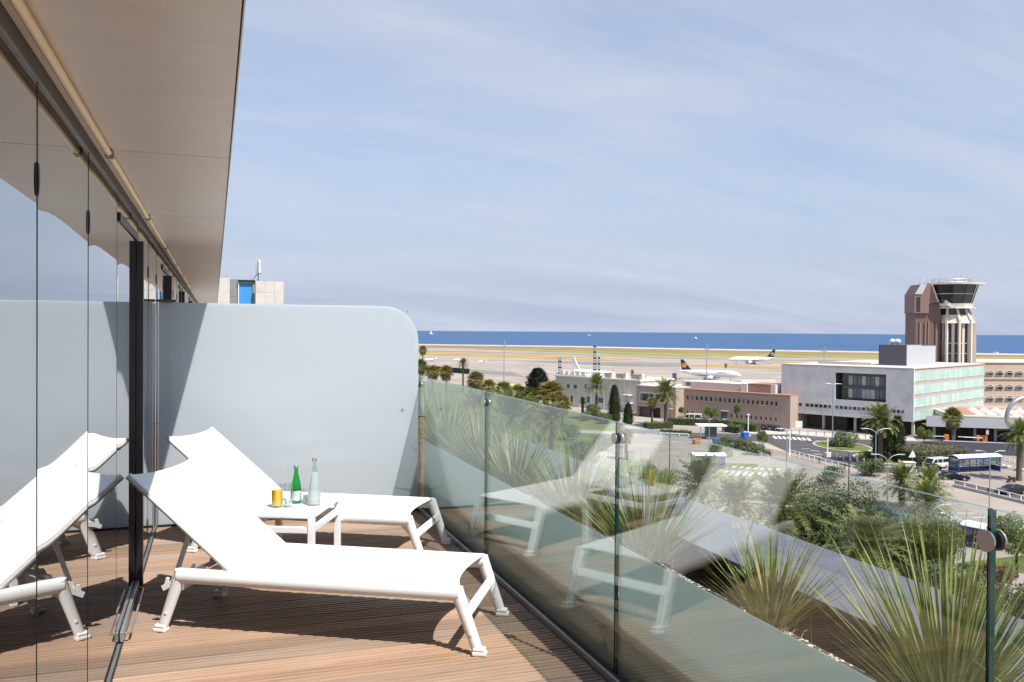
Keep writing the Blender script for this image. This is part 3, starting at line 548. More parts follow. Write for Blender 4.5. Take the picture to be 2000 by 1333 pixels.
land.sheet([(q0.x,q0.y),(q1.x,q1.y),(P1.x,P1.y),(P0.x,P0.y)], 0.0)
tag(land.build('ground', M['apron']), kind='structure')
wl = MB(); nrm = Vector((-sh.y, sh.x, 0)).normalized()
if nrm.dot(FH) < 0: nrm = -nrm
wl.add([P0+Vector((0,0,0.02)), P1+Vector((0,0,0.02)), P1+nrm*9-Vector((0,0,3.2)), P0+nrm*9-Vector((0,0,3.2))], [(0,1,2,3)]); tag(wl.build('sea_embankment', M['shore']), kind='structure')
s0, s1 = P0+nrm*7.0-sh*20, P1+nrm*7.0+sh*20; sea = MB(); sea.sheet([(s0.x,s0.y),(s1.x,s1.y),((s1+nrm*45000).x,(s1+nrm*45000).y),((s0+nrm*45000).x,(s0+nrm*45000).y)], -2.5)
tag(sea.build('sea', seamat()), kind='structure')
def gsheet(name, pts, material, z, kind='structure'):
    ps = [G(x, y) for x, y in pts]; b = MB(); b.sheet([(p.x, p.y) for p in ps], z); return tag(b.build(name, material), kind=kind)
XS = [700, 1108, 1300, 1530, 2080]
def band(name, top, bot, material, z): return gsheet(name, list(zip(XS, top))+list(reversed(list(zip(XS, bot)))), material, z)
band('shore_strip', [670.9,676.0,680.0,684.7,693.0], [672.6,678.2,682.6,686.6,695.4], M['shore'], 0.02)
band('brown_field', [672.6,678.2,682.6,686.6,695.4], [678.0,684.3,690.2,693.0,699.0], M['brownfield'], 0.03)
gsheet('green_field', [(930,681.6),(1108,684.3),(1300,690.2),(1530,693.0),(2080,700.2),(2080,704.5),(1530,699.2),(1300,697.2),(1108,689.2),(930,683)], M['greenfield'], 0.04)
band('taxiway', [682.2,691.2,698.6,702.6,710.0], [684.0,692.9,700.4,704.6,713.0], M['taxi'], 0.05)
gsheet('ochre_field', [(700,683.4),(860,688.2),(1108,695.6),(1245,701.6),(1252,704.0),(1180,704.8),(1108,703.6),(860,695.2),(700,690.4)], M['ochre'], 0.06)
gsheet('ochre_field', [(1336,714.2),(1380,711.2),(1470,714.6),(1700,722),(1700,728),(1535,720.8),(1400,718.6)], M['ochre'], 0.06)
gsheet('ochre_field', [(1480,706.6),(1560,707.6),(1720,711.5),(1720,715.5),(1560,711)], M['ochre'], 0.06)
gsheet('taxiway', [(1000,704.5),(1108,706.5),(1330,710),(1330,717),(1230,716.5),(1108,711)], M['taxi'], 0.05)
gsheet('taxiway', [(790,712),(1000,727),(1030,738),(1000,735),(790,717)], M['taxi'], 0.05)
# roads and parking
gsheet('road', [(1230,838),(1330,845),(1440,848),(1545,850),(1660,858.5),(1790,863),(1870,858),(2060,862),(2060,884),(1905,871),(1880,873),(1850,880),(1790,890),(1795,910),(1760,926),(1690,921),(1600,901),(1540,884),(1500,866),(1440,858),(1330,854),(1230,846)], M['asphalt'], 0.02)
gsheet('car_park', [(1240,846),(1330,854),(1400,857),(1540,884),(1640,915),(1760,955),(1900,1000),(2100,1050),(2100,1110),(1900,1040),(1760,1010),(1560,960),(1430,945),(1290,930),(1180,880)], M['parking'], 0.016)
gsheet('car_park', [(1795,912),(1870,897),(1960,890),(2060,893),(2100,985),(2000,968),(1860,938)], M['parking'], 0.024)
gsheet('access_road', [(1862,938),(2000,970),(2120,1000),(2120,1012),(2000,980),(1862,948)], M['asphalt'], 0.028)
gsheet('lawn', [(760,738),(900,752),(1040,783),(1215,828),(1235,850),(1180,880),(1140,905),(1080,960),(800,960),(700,900)], M['lawn'], 0.012)
gsheet('path', [(1100,838),(1180,842),(1245,848),(1245,853),(1180,848),(1095,845)], M['apron'], 0.018)
gsheet('lawn', [(1400,905),(1480,907),(1480,914),(1440,918),(1395,916)], M['lawn'], 0.022)
gsheet('lawn', [(1870,1100),(2000,1085),(2080,1110),(2080,1130),(1960,1116),(1880,1112)], M['lawn'], 0.022)
gsheet('lawn', [(1500,1000),(1700,1040),(1860,1085),(1870,1170),(1700,1250),(1500,1130)], M['lawn'], 0.012)
pv = MB(); ps = [G(x, y) for x, y in [(1440,847.5),(1545,849.5),(1660,858),(1790,862.5),(1785,856),(1660,850),(1545,843),(1440,841)]]; pv.prism([(p.x,p.y) for p in reversed(ps)], 0, 0.14); tag(pv.build('pavement', M['kerb']), kind='structure')
# roundabout and lawn island with kerbs
def island(name, cx, cy, rpx, rpy, h=0.14):
    c = G(cx, cy); a = (G(cx+rpx, cy)-G(cx-rpx, cy)).length/2; b = (G(cx, cy-rpy)-G(cx, cy+rpy)).length/2
    ring = [c+RH*(a*math.cos(t))+FH*(b*math.sin(t)) for t in [2*math.pi*k/40 for k in range(40)]]; inner = [c+(p-c)*0.93 for p in ring]
    k_ = MB(); n = 40
    k_.add([(p.x,p.y,0) for p in ring]+[(p.x,p.y,h) for p in ring]+[(p.x,p.y,h) for p in inner], [(i,(i+1)%n,n+(i+1)%n,n+i) for i in range(n)]+[(n+i,n+(i+1)%n,2*n+(i+1)%n,2*n+i) for i in range(n)])
    o = k_.build(name, M['kerb']); tag(o, kind='structure')
    g_ = MB(); g_.sheet([(p.x,p.y) for p in inner], h-0.01); g_.build('grass', M['lawn'], o); return c
RB = island('roundabout_island', 1645, 872.5, 50, 9.5)
island('lawn_island', 1728, 897, 55, 9.5)
# painted markings: each from picture points on the ground
def mark(name, pts, mat_='paint', z=0.034): return gsheet(name, pts, M[mat_], z)
def line(x0, y0, x1, y1, t=0.12):
    a, b = G(x0, y0), G(x1, y1); d = (b-a).normalized(); n = Vector((-d.y, d.x, 0))*t/2; m_ = MB(); m_.sheet([((a-n).x,(a-n).y),((b-n).x,(b-n).y),((b+n).x,(b+n).y),((a+n).x,(a+n).y)], 0.036); return m_
mk = empty('road_marking', (0,0,0)); tag(mk, kind='structure')
for i in range(8):     # zebra crossing before the concrete block
    x = 1508+i*9.5; a = MB(); p = [G(x, 852.2+i*0.55), G(x+5.5, 852.4+i*0.55), G(x+11, 857.6+i*0.5), G(x+5, 857.4+i*0.5)]; a.sheet([(q.x,q.y) for q in p], 0.036); a.build('stripe', M['paint'], mk)
for i in range(7): line(1563+i*15, 861+i*0.2, 1572+i*15, 861.3+i*0.2, 0.3).build('dash', M['paint'], mk)
for a in ((1565,877,1582,877.5,0.35),(1583,880,1600,882,0.35),(1590,887,1606,889,0.4),(1578,888,1606,894,0.3),(1640,893,1650,894,0.3),(1655,896,1668,896.5,0.3),(1680,899,1690,899,0.3),(1770,886,1790,881,0.5),(1693,873,1700,873.5,0.3),(1704,874,1712,874.5,0.3)): line(*a).build('line', M['paint'], mk)
for r in range(6):     # parking bays
    for c in range(3): line(1262+c*34+r*14, 848+r*12+c*2.2, 1286+c*34+r*14, 850.2+r*12+c*2.2, 0.26).build('bay_line', M['paint'], mk)
for i in range(9): line(1420+i*13, 921+i*0.5, 1412+i*13, 928+i*0.5, 0.45).build('stripe', M['paint'], mk)
for i in range(7): line(1430+i*14, 914+i*0.9, 1438+i*14, 911.5+i*0.9, 0.45).build('stripe', M['paint'], mk)
for i in range(6): line(1856+i*14, 904-i*0.9, 1886+i*14, 915-i*0.6, 0.22).build('bay_line', M['paint'], mk)
for i in range(4): line(1938+i*9, 902+i*2.4, 1948+i*9, 905.5+i*2.4, 0.5).build('stripe', M['paint'], mk)
for a in ((1870,1003,1905,1003),(1900,1012,1925,1011),(1820,1022,1856,1025),(1600,925,1640,928),(1505,915,1525,917)): line(*a, 0.26).build('bay_line', M['paint'], mk)
# ================================================================== BUILDINGS
M['precast'] = mat('weathered_white_concrete', (0.60,0.59,0.60), 0.8, var=0.16, vs=0.25, detail=9, c2=(0.68,0.67,0.67))
M['roofpale'] = mat('pale_flat_roof', (0.55,0.49,0.43), 0.85, var=0.08, vs=0.2)
M['anth'] = mat('anthracite_panel', (0.075,0.080,0.105), 0.5); M['ltgrey'] = mat('light_grey_panel', (0.42,0.43,0.46), 0.5)
M['win'] = mat('dark_window_glass', (0.022,0.026,0.030), 0.08, spec=0.7); M['winblue'] = mat('blue_grey_window_glass', (0.10,0.14,0.17), 0.08, spec=0.7)
M['aqua'] = mat('pale_green_glass_sheet', (0.40,0.58,0.52), 0.16, var=0.12, vs=0.35, orand=0.10, spec=0.6); M['pinkband'] = mat('pinkish_spandrel', (0.43,0.36,0.345), 0.6)
M['beige'] = mat('beige_render', (0.43,0.335,0.265), 0.85, var=0.07, vs=0.3); M['brownwall'] = mat('brown_render', (0.40,0.305,0.255), 0.85, var=0.06, vs=0.3)
M['cream'] = mat('cream_render', (0.62,0.56,0.48), 0.8, var=0.05, vs=0.3); M['mauve'] = mat('mauve_brown_cladding', (0.145,0.088,0.082), 0.5, 0.1, var=0.08, vs=0.4); M['mauve2'] = mat('lighter_mauve_cladding', (0.20,0.125,0.112), 0.5, 0.1)
M['offwhite'] = mat('off_white_render', (0.60,0.55,0.51), 0.85, var=0.07, vs=0.3); M['redroof'] = mat('terracotta_roof', (0.34,0.17,0.115), 0.85, var=0.12, vs=0.4)
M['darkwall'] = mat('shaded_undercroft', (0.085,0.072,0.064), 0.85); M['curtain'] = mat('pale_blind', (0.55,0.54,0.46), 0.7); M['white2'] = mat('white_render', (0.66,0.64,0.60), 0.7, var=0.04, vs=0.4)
class Fac:
    """A facade between two picture columns at two depths: local x along it, y away from the camera, z up."""
    def __init__(s, xa, da, xb, db, name, label, cat='building', group=None):
        s.A = W(xa, da); s.B = W(xb, db); d = s.B-s.A; s.L = d.length; s.ex = d.normalized(); s.ey = Vector((-s.ex.y, s.ex.x, 0))
        s.e = empty(name, s.A, math.atan2(s.ex.y, s.ex.x)); tag(s.e, label, cat, group)
    def uz(s, x, y, off=0.0):
        r = ray(x, y); t = ((s.A+s.ey*off-CAM).dot(s.ey))/r.dot(s.ey); p = CAM+r*t; return (p-s.A).dot(s.ex), p.z
    def u(s, x, off=0.0): return s.uz(x, 760, off)[0]
    def box(s, name, x0, x1, y0, y1, z0, z1, m_, parent=None, bevel=0): return MB().box(x0, x1, y0, y1, z0, z1).build(name, M[m_] if isinstance(m_, str) else m_, parent or s.e, bevel=bevel)
    def window(s, u0, u1, z0, z1, y=0.0, frame='white2', pane='win', fr=0.06, mull=0, sill=True):
        b = MB(); d = 0.05; b.box(u0, u1, y-d, y-0.005, z1-fr, z1); b.box(u0, u1, y-d, y-0.005, z0, z0+fr); b.box(u0, u0+fr, y-d, y-0.005, z0+fr, z1-fr); b.box(u1-fr, u1, y-d, y-0.005, z0+fr, z1-fr)
        for k in range(mull): c = u0+(u1-u0)*(k+1)/(mull+1); b.box(c-0.03, c+0.03, y-d, y-0.005, z0+fr, z1-fr)
        o = b.build('window', M[frame], s.e); MB().box(u0+fr, u1-fr, y-0.025, y-0.004, z0+fr, z1-fr).build('pane', M[pane], o)
        if sill: MB().box(u0-0.05, u1+0.05, y-0.14, y-0.004, z0-0.08, z0-0.002).build('sill', M[frame], o)
        return o
# ---- concrete block on stilts
cb = Fac(1527, 219, 1785, 196, 'concrete_office_block', 'raised white concrete office block with deep window recess and green glass side')
L1 = cb.L; L2 = 52.0; zb, ztp = 3.75, 15.85
u0, z1_ = cb.uz(1631.5, 728); u1, _ = cb.uz(1731, 730); _, z0_ = cb.uz(1680, 783.5)
cb.box('front_wall', 0, u0, 0, 0.4, zb, ztp, 'precast'); cb.box('front_wall', u1, L1, 0, 0.4, zb, ztp, 'precast'); cb.box('front_wall', u0, u1, 0, 0.4, z1_, ztp, 'precast'); cb.box('front_wall', u0, u1, 0, 0.4, zb, z0_, 'precast')
cb.box('recess_back', u0-0.3, u1+0.3, 2.2, 2.3, z0_-0.2, z1_+0.2, 'win'); cb.box('recess_floor', u0, u1, 0.4, 2.2, z0_-0.25, z0_-0.005, 'anth'); cb.box('recess_head', u0, u1, 0.4, 2.2, z1_+0.005, z1_+0.25, 'anth'); cb.box('recess_side', u0-0.25, u0-0.005, 0.4, 2.2, z0_, z1_, 'anth'); cb.box('recess_side', u1+0.005, u1+0.25, 0.4, 2.2, z0_, z1_, 'anth')
zm = (z0_+z1_)/2; cb.box('floor_band', u0+1.0, u1, 1.7, 2.15, zm-0.5, zm+0.25, 'anth')
rr = random.Random(4); n = 9
for fl_ in (0, 1):
    za, zc = (z0_+0.5, zm-0.55) if fl_ == 0 else (zm+0.30, z1_-0.7)
    for k in range(n):
        a = u0+(u1-u0)*(0.20+0.79*k/n); b = u0+(u1-u0)*(0.20+0.79*(k+1)/n)-0.12
        cb.box('window_pane', a, b, 2.06, 2.18, za, zc, rr.choice(['winblue', 'curtain', 'winblue', 'ltgrey']))
x = 1537
for (xa, xb, n) in ((1536, 1568, 4), (1573.5, 1625.5, 6), (1631, 1735, 12), (1743, 1768, 3)):
    for k in range(n):
        pa = xa+(xb-xa)*k/n; pb = xa+(xb-xa)*(k+1)/n-1.2; yy = 785+(pa-1536)*0.071
        ua, zt1 = cb.uz(pa, yy); ub, _ = cb.uz(pb, yy); _, zt0 = cb.uz(pa, yy+7.2); cb.window(ua, ub, zt0, zt1, 0.0, 'ltgrey', rr.choice(['win','win','winblue']), 0.07, sill=False)
cb.box('side_wall', L1-0.5, L1-0.1, 0.41, L2, zb, ztp, 'pinkband'); cb.box('side_wall', 0, 0.4, 0.41, L2, zb, ztp, 'precast'); cb.box('rear_wall', 0.41, L1-0.51, L2-0.4, L2, zb, ztp, 'precast')
cb.box('corner_fin', L1-0.09, L1+0.12, -0.01, 0.38, zb-0.05, ztp+0.05, 'white2')
rows = [(3.95, 6.05), (6.95, 9.05), (9.95, 12.1), (12.95, 15.2)]
for (a, b) in rows:
    for k in range(26):
        y0_ = 0.6+(L2-1.2)*k/26; cb.box('glass_panel', L1-0.095, L1-0.02, y0_+0.02, y0_+(L2-1.2)/26-0.02, a, b, 'aqua')
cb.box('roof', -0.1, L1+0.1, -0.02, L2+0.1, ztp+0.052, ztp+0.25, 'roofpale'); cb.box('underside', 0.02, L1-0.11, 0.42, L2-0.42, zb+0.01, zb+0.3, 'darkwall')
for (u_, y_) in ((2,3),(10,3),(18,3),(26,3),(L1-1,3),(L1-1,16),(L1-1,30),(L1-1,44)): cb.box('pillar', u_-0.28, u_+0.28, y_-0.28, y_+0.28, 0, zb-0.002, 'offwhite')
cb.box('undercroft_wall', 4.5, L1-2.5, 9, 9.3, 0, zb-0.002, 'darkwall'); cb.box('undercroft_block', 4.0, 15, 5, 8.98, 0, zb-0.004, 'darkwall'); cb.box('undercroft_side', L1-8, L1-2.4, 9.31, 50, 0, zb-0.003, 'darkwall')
pu0 = cb.uz(1716, 700, 14)[0]; pu1 = cb.uz(1770, 700, 14)[0]
cb.box('plant_room', pu0, pu1, 14, 30, ztp+0.252, ztp+5.4, 'anth'); cb.box('plant_room_side', pu1+0.002, pu1+0.12, 14.1, 24, ztp+0.252, ztp+5.35, 'ltgrey'); cb.box('plant_room_side', pu1+0.002, pu1+0.12, 24.05, 34, ztp+0.252, ztp+5.1, 'ltgrey'); cb.box('parapet', pu0-14, pu0-0.2, 10, 10.3, ztp+0.252, ztp+0.9, 'roofpale')
for (px_, lab) in ((1743, 'white radome on the plant room, the one farther from the control tower'), (1753.5, 'white radome on the plant room, the one nearer the control tower')):
    u_ = cb.uz(px_, 674, 20)[0]; p = cb.A+cb.ex*u_+cb.ey*20; e = empty('radome', (p.x, p.y, ztp+5.41)); tag(e, lab, 'radome', 'twin radomes on the plant room')
    MB().lathe([(0.05,0.2),(0.45,0.3),(0.72,0.65),(0.72,0.95),(0.5,1.3),(0.05,1.45)], 16).build('dome', M['white'], e, smooth=60); MB().lathe([(0.25,0),(0.25,0.3)], 10).build('stub', M['ltgrey'], e)
# ---- control tower
TD = 250.0; tc_ = W(1857, TD); S = TD/FPX
def tz(y): return ZH(1857, y, TD)
tw = empty('control_tower', tc_, math.atan2(RH.y, RH.x)); tag(tw, 'airport control tower with dark glazed cab, cream ribs and mauve stair shaft', 'tower')
def tx(px_): return (px_-1857)*S
def ngon(r, n=12, ph=0.13): return [(r*math.cos(2*math.pi*k/n+ph), r*math.sin(2*math.pi*k/n+ph)) for k in range(n)]
def frust(r0, r1, z0, z1, n=12, cx=0.0):
    b = MB(); a = ngon(r0, n); c = ngon(r1, n); b.add([(p[0]+cx,p[1],z0) for p in a]+[(p[0]+cx,p[1],z1) for p in c], [(i,(i+1)%n,n+(i+1)%n,n+i) for i in range(n)]+[tuple(range(n-1,-1,-1)), tuple(range(n,2*n))]); return b
cx = tx(1856); core = 4.7
frust(core, core, 0, tz(616), 10, tx(1862)).build('core', M['cream'], tw)
for (px0, px1, n_) in ((1,1,1),):
    for k in range(10):
        a0 = 2*math.pi*k/10+0.13; rr_ = core*math.cos(math.pi/10); am = a0+math.pi/10; t_ = Vector((-math.sin(am), math.cos(am), 0)); nn = Vector((math.cos(am), math.sin(am), 0)); c = Vector((tx(1862), 0, 0))+nn*(rr_+0.06)
        for s in (-0.78, 0.78):
            g_ = MB(); p = c+t_*s; g_.bar((p.x,p.y,1.0), (p.x,p.y,tz(632)), 0.72, 0.10, up=nn); g_.build('window_strip', M['win'], tw)
            for q in range(7): f_ = MB(); z = 4+q*2.9; f_.bar((p+t_*-0.4+nn*0.07+Vector((0,0,z))), (p+t_*0.4+nn*0.07+Vector((0,0,z))), 0.10, 0.25, up=(0,0,1)); f_.build('transom', M['ltgrey'], tw)
        v = Vector((math.cos(a0), math.sin(a0), 0)); p = Vector((tx(1862),0,0))+v*(core+0.55); g_ = MB(); g_.bar((p.x,p.y,0), (p.x,p.y,tz(625)), 0.55, 1.3, up=v); g_.bar((p.x,p.y,tz(626)), (tx(1860)+v.x*3.6, v.y*3.6, tz(602)), 0.55, 0.9, up=v); g_.build('rib', M['cream'], tw)
frust(core+0.9, core-0.2, tz(632), tz(616), 10, tx(1862)).build('flare', M['cream'], tw); frust(4.2, 4.2, tz(616), tz(602), 10, tx(1860)).build('neck', M['win'], tw)
frust(5.2, 5.7, tz(603), tz(594), 12, tx(1858)).build('cab_base', M['white2'], tw); frust(6.1, 6.1, tz(603.5), tz(602.2), 12, tx(1860)).build('gallery', M['white2'], tw)
frust(5.35, 6.2, tz(593.8), tz(576.5), 12, tx(1856.5)).build('cab_glazing', M['win'], tw); frust(6.3, 6.32, tz(576.4), tz(574.8), 12, tx(1856.5)).build('glazing_rail', M['ltgrey'], tw); frust(6.25, 7.05, tz(574.7), tz(558), 12, tx(1856.5)).build('cab_glazing', M['win'], tw)
for k in range(12):
    a0 = 2*math.pi*k/12+0.13; v = Vector((math.cos(a0), math.sin(a0), 0)); o_ = Vector((tx(1856.5),0,0)); b = MB(); b.bar(o_+v*5.42+Vector((0,0,tz(593.8))), o_+v*7.10+Vector((0,0,tz(558))), 0.10, 0.12, up=v); b.build('mullion', M['rubber'], tw)
frust(8.4, 8.5, tz(557.8), tz(554.8), 20, tx(1860)).build('roof', M['white2'], tw); frust(4.5, 4.2, tz(554.7), tz(551), 16, tx(1860)).build('roof_plant', M['ltgrey'], tw)
b = MB(); 
for k in range(14): a = 2*math.pi*k/14; b.tube([(tx(1856)+5.2*math.cos(a), 5.2*math.sin(a), tz(554.7)), (tx(1856)+5.2*math.cos(a), 5.2*math.sin(a), tz(547))], 0.08, 5)
b.tube([(tx(1856)+5.2*math.cos(2*math.pi*k/20), 5.2*math.sin(2*math.pi*k/20), tz(547)) for k in range(21)], 0.09, 5, cap=False); tag(b.build('roof_railing', M['alu'], tw), kind='stuff')
for (px_, y0_, r_) in ((1797,541,.06),(1812,543,.05),(1827,543,.05),(1866,538,.06),(1877,536,.08),(1885,543,.05),(1898,543,.05)): MB().tube([(tx(px_), 0.6, tz(555)), (tx(px_), 0.6, tz(y0_))], r_, 5).build('antenna', M['alu'], tw)
def slabx(name, pts, y0_, y1_, m_):   # outline in picture columns and rows, extruded in depth
    P = [(tx(a), tz(b)) for a, b in pts]; n = len(P); b = MB(); b.add([(p[0],y0_,p[1]) for p in P]+[(p[0],y1_,p[1]) for p in P], [tuple(range(n)), tuple(range(2*n-1,n-1,-1))]+[(i,n+i,n+(i+1)%n,(i+1)%n) for i in range(n)]); return b.build(name, M[m_], tw)
slabx('stair_shaft', [(1780,760),(1780,612),(1803,612),(1803,594),(1829,594),(1829,760)], -2.4, 4.0, 'mauve')
slabx('shaft_head', [(1775.5,613),(1775.5,577),(1787,557.5),(1806,556),(1820,592),(1803,594),(1803,613)], -3.2, 3.2, 'mauve2')
slabx('head_slope', [(1775.3,576.5),(1786.5,557),(1798,557),(1789,576.5)], -3.45, -3.21, 'ltgrey'); slabx('head_window', [(1779,610),(1779,582),(1786,582),(1786,610)], -3.3, -3.21, 'win'); slabx('head_edge', [(1806,556),(1809,555.5),(1822.5,592),(1820,592)], -3.3, 3.3, 'offwhite')
for px_ in (1787, 1797, 1803, 1818): slabx('shaft_rib', [(px_,703),(px_,630),(px_+3.5,630),(px_+3.5,703)], -2.75, -2.41, 'mauve2')
b = MB()
for px_ in (1808,1813,1818,1823,1828): b.tube([(tx(px_),-3.0,tz(594)),(tx(px_),-3.0,tz(588))], 0.05, 5)
b.tube([(tx(1808),-3.0,tz(588)),(tx(1829),-3.0,tz(588))], 0.06, 5); tag(b.build('landing_railing', M['alu'], tw), kind='stuff')
b = MB(); b.bar((tx(1829),-4.6,tz(590)), (tx(1842),-5.6,tz(602)), 0.9, 0.9); b.build('outside_stair', M['white2'], tw)
# ---- beige terminal building, three storeys
bt = Fac(1800, 258, 2090, 262, 'beige_terminal_building', 'long beige three-storey building with rows of sunshaded windows')
zt_ = bt.uz(1940, 709)[1]
bt.box('wall', 0, bt.L, 0, 22, 0, zt_, 'beige'); bt.box('roof_edge', -0.2, bt.L, -0.35, 22.2, zt_+0.002, zt_+0.45, 'cream'); bt.box('string_course', -0.1, bt.L, -0.3, -0.002, bt.uz(1940,741.5)[1], bt.uz(1940,738.5)[1], 'brownwall')
for (yy, hh) in ((729, 9), (756.5, 10), (779, 10)):
    for px_ in (1887, 1915.5, 1934, 1953, 1972, 1991, 2010):
        ua, z1_ = bt.uz(px_-4.8, yy-hh*0.55); ub, z0_ = bt.uz(px_+4.8, yy+hh*0.55); bt.window(ua, ub, z0_, z1_, 0.0, 'cream', rr.choice(['win','winblue','win']), 0.12)
        bt.box('sunshade', ua-0.5, ub+0.5, -0.8, -0.06, z0_+(z1_-z0_)*0.62, z0_+(z1_-z0_)*0.70, 'ltgrey')
# ---- low entrance hall with terracotta roof and white fascia
eh = Fac(1812, 193, 2080, 186, 'entrance_hall', 'low entrance hall with white fascia and terracotta roof full of skylights')
zf1 = eh.uz(1900, 815)[1]; zf0 = eh.uz(1900, 836)[1]
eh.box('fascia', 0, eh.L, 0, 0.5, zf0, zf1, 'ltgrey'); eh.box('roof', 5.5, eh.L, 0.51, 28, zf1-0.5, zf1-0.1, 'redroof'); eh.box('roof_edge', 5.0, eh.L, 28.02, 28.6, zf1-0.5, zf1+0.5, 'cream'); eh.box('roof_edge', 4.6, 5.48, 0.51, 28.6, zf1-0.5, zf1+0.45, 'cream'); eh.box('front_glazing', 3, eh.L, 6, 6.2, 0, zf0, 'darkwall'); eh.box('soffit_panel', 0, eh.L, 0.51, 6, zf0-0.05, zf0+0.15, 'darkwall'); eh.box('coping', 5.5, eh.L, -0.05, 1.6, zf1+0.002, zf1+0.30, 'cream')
for k in range(9): eh.box('pillar', 2+k*4.2, 2.5+k*4.2, 3, 3.5, 0, zf0-0.06, 'offwhite')
for j in range(3):
    for k in range(7):
        u_ = 12+k*2.6+j*0.7; y_ = 8+j*6.0; b = MB(); b.add([(u_,y_,zf1-0.1),(u_+2.0,y_,zf1-0.1),(u_+2.0,y_+2.2,zf1-0.1),(u_,y_+2.2,zf1-0.1),(u_+1.0,y_+1.1,zf1+0.75)], [(0,1,4),(1,2,4),(2,3,4),(3,0,4)]); b.build('skylight', M['white2'], eh.e)
wl_ = Fac(1846, 172, 2090, 166, 'low_grey_wall', 'low grey wall running in front of the entrance hall', 'wall'); wl_.box('panel', 0, wl_.L, 0, 0.4, 0, 2.4, 'anth'); wl_.box('coping', -0.05, wl_.L, -0.05, 0.45, 2.402, 2.52, 'ltgrey')
# ---- brown two-storey building
bw = Fac(1318, 238, 1545, 213, 'brown_office_building', 'long low brown building with a row of small dark windows and parked cars')
zr = 8.15
bw.box('wall', 0, bw.L, 0, 14, 0, zr, 'brownwall'); bw.box('roof_edge', -0.1, bw.L, -0.15, 14.1, zr+0.002, zr+0.28, 'redroof')
for k in range(21):
    pa = 1331.6+k*(1523-1331.6)/21.0; yy = 776.0+(pa-1331.6)*0.072; ua, z1_ = bw.uz(pa, yy-4.7); ub, z0_ = bw.uz(pa+4.9, yy+5.0); bw.window(ua, ub, z0_, z1_, 0.0, 'beige', rr.choice(['win','win','win','winblue']), 0.08)
for k in range(21):
    if k in (4,5,6,10): continue
    pa = 1322+k*(1523-1322)/21.0; yy = 804.0+(pa-1322)*0.078; ua, z1_ = bw.uz(pa, yy-3.6); ub, z0_ = bw.uz(pa+4.2, yy+4.2); bw.window(ua, ub, z0_, z1_, 0.0, 'beige', 'win', 0.08, sill=False)
ua, _ = bw.uz(1409, 812); ub, _ = bw.uz(1421, 812); dz = MB().box(ua, ub, -0.12, -0.01, 0.05, 3.0).build('door', M['winblue'], bw.e); MB().box(ua-0.2, ub+0.2, -0.2, -0.004, 3.01, 3.3).build('frame', M['white2'], dz)
ua = bw.u(1332, 3); ub = bw.u(1449, 3); bw.box('attic', ua, ub, 3, 12, zr+0.29, zr+2.2, 'offwhite'); bw.box('attic_window', ua+1.2, ua+3.0, 2.95, 2.998, zr+0.8, zr+1.9, 'winblue')
ub2 = bw.u(1459, 2.5); bw.box('stair_head', ub+0.05, ub2, 2.5, 9, zr+0.29, zr+2.4, 'white2'); ub3 = bw.u(1505, 3); bw.box('attic', ub2+0.05, ub3, 3.2, 11, zr+0.29, zr+2.3, 'brownwall'); bw.box('attic_end', ub3+0.05, ub3+1.4, 3, 11, zr+0.29, zr+2.5, 'white2'); bw.box('attic_roof', ub2+0.05, ub3, 2.9, 11.2, zr+2.31, zr+2.5, 'redroof')
ww = Fac(1244, 243, 1321, 233, 'garage_wing', 'brown wing with a ribbon window over a shaded garage door')
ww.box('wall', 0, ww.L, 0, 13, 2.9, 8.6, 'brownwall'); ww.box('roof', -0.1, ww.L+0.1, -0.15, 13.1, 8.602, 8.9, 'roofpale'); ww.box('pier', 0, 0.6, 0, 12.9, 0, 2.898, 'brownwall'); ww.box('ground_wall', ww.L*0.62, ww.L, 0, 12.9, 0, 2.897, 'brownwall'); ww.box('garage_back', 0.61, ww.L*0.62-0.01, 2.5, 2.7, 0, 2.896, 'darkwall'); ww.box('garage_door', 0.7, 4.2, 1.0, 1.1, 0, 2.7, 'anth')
ua, z1_ = ww.uz(1251.5, 768); ub, z0_ = ww.uz(1298, 786); ww.box('window_surround', ua-0.3, ub+0.3, -0.25, -0.003, z0_-0.3, z1_+0.3, 'cream')
for k in range(9): a = ua+(ub-ua)*k/9; ww.box('window_pane', a+0.04, a+(ub-ua)/9-0.04, -0.32, -0.252, z0_, z1_, rr.choice(['win','winblue','win','ltgrey']))
# cream gabled shed behind the brown building
sh_ = Fac(1352, 275, 1448, 255, 'cream_shed', 'cream shed roof rising behind the brown building'); a = sh_.uz(1440, 752)[1]; b = MB(); b.add([(0,0,0),(sh_.L,0,0),(sh_.L,0,a+1.4),(0,0,a),(0,14,0),(sh_.L,14,0),(sh_.L,14,a+1.4),(0,14,a)], [(0,1,2,3),(5,4,7,6),(3,2,6,7),(1,5,6,2),(4,0,3,7)]); b.build('walls', M['cream'], sh_.e); sh_.box('dark_vent', sh_.L*0.05, sh_.L*0.42, -0.1, -0.003, a-1.2, a-0.1, 'brownwall')
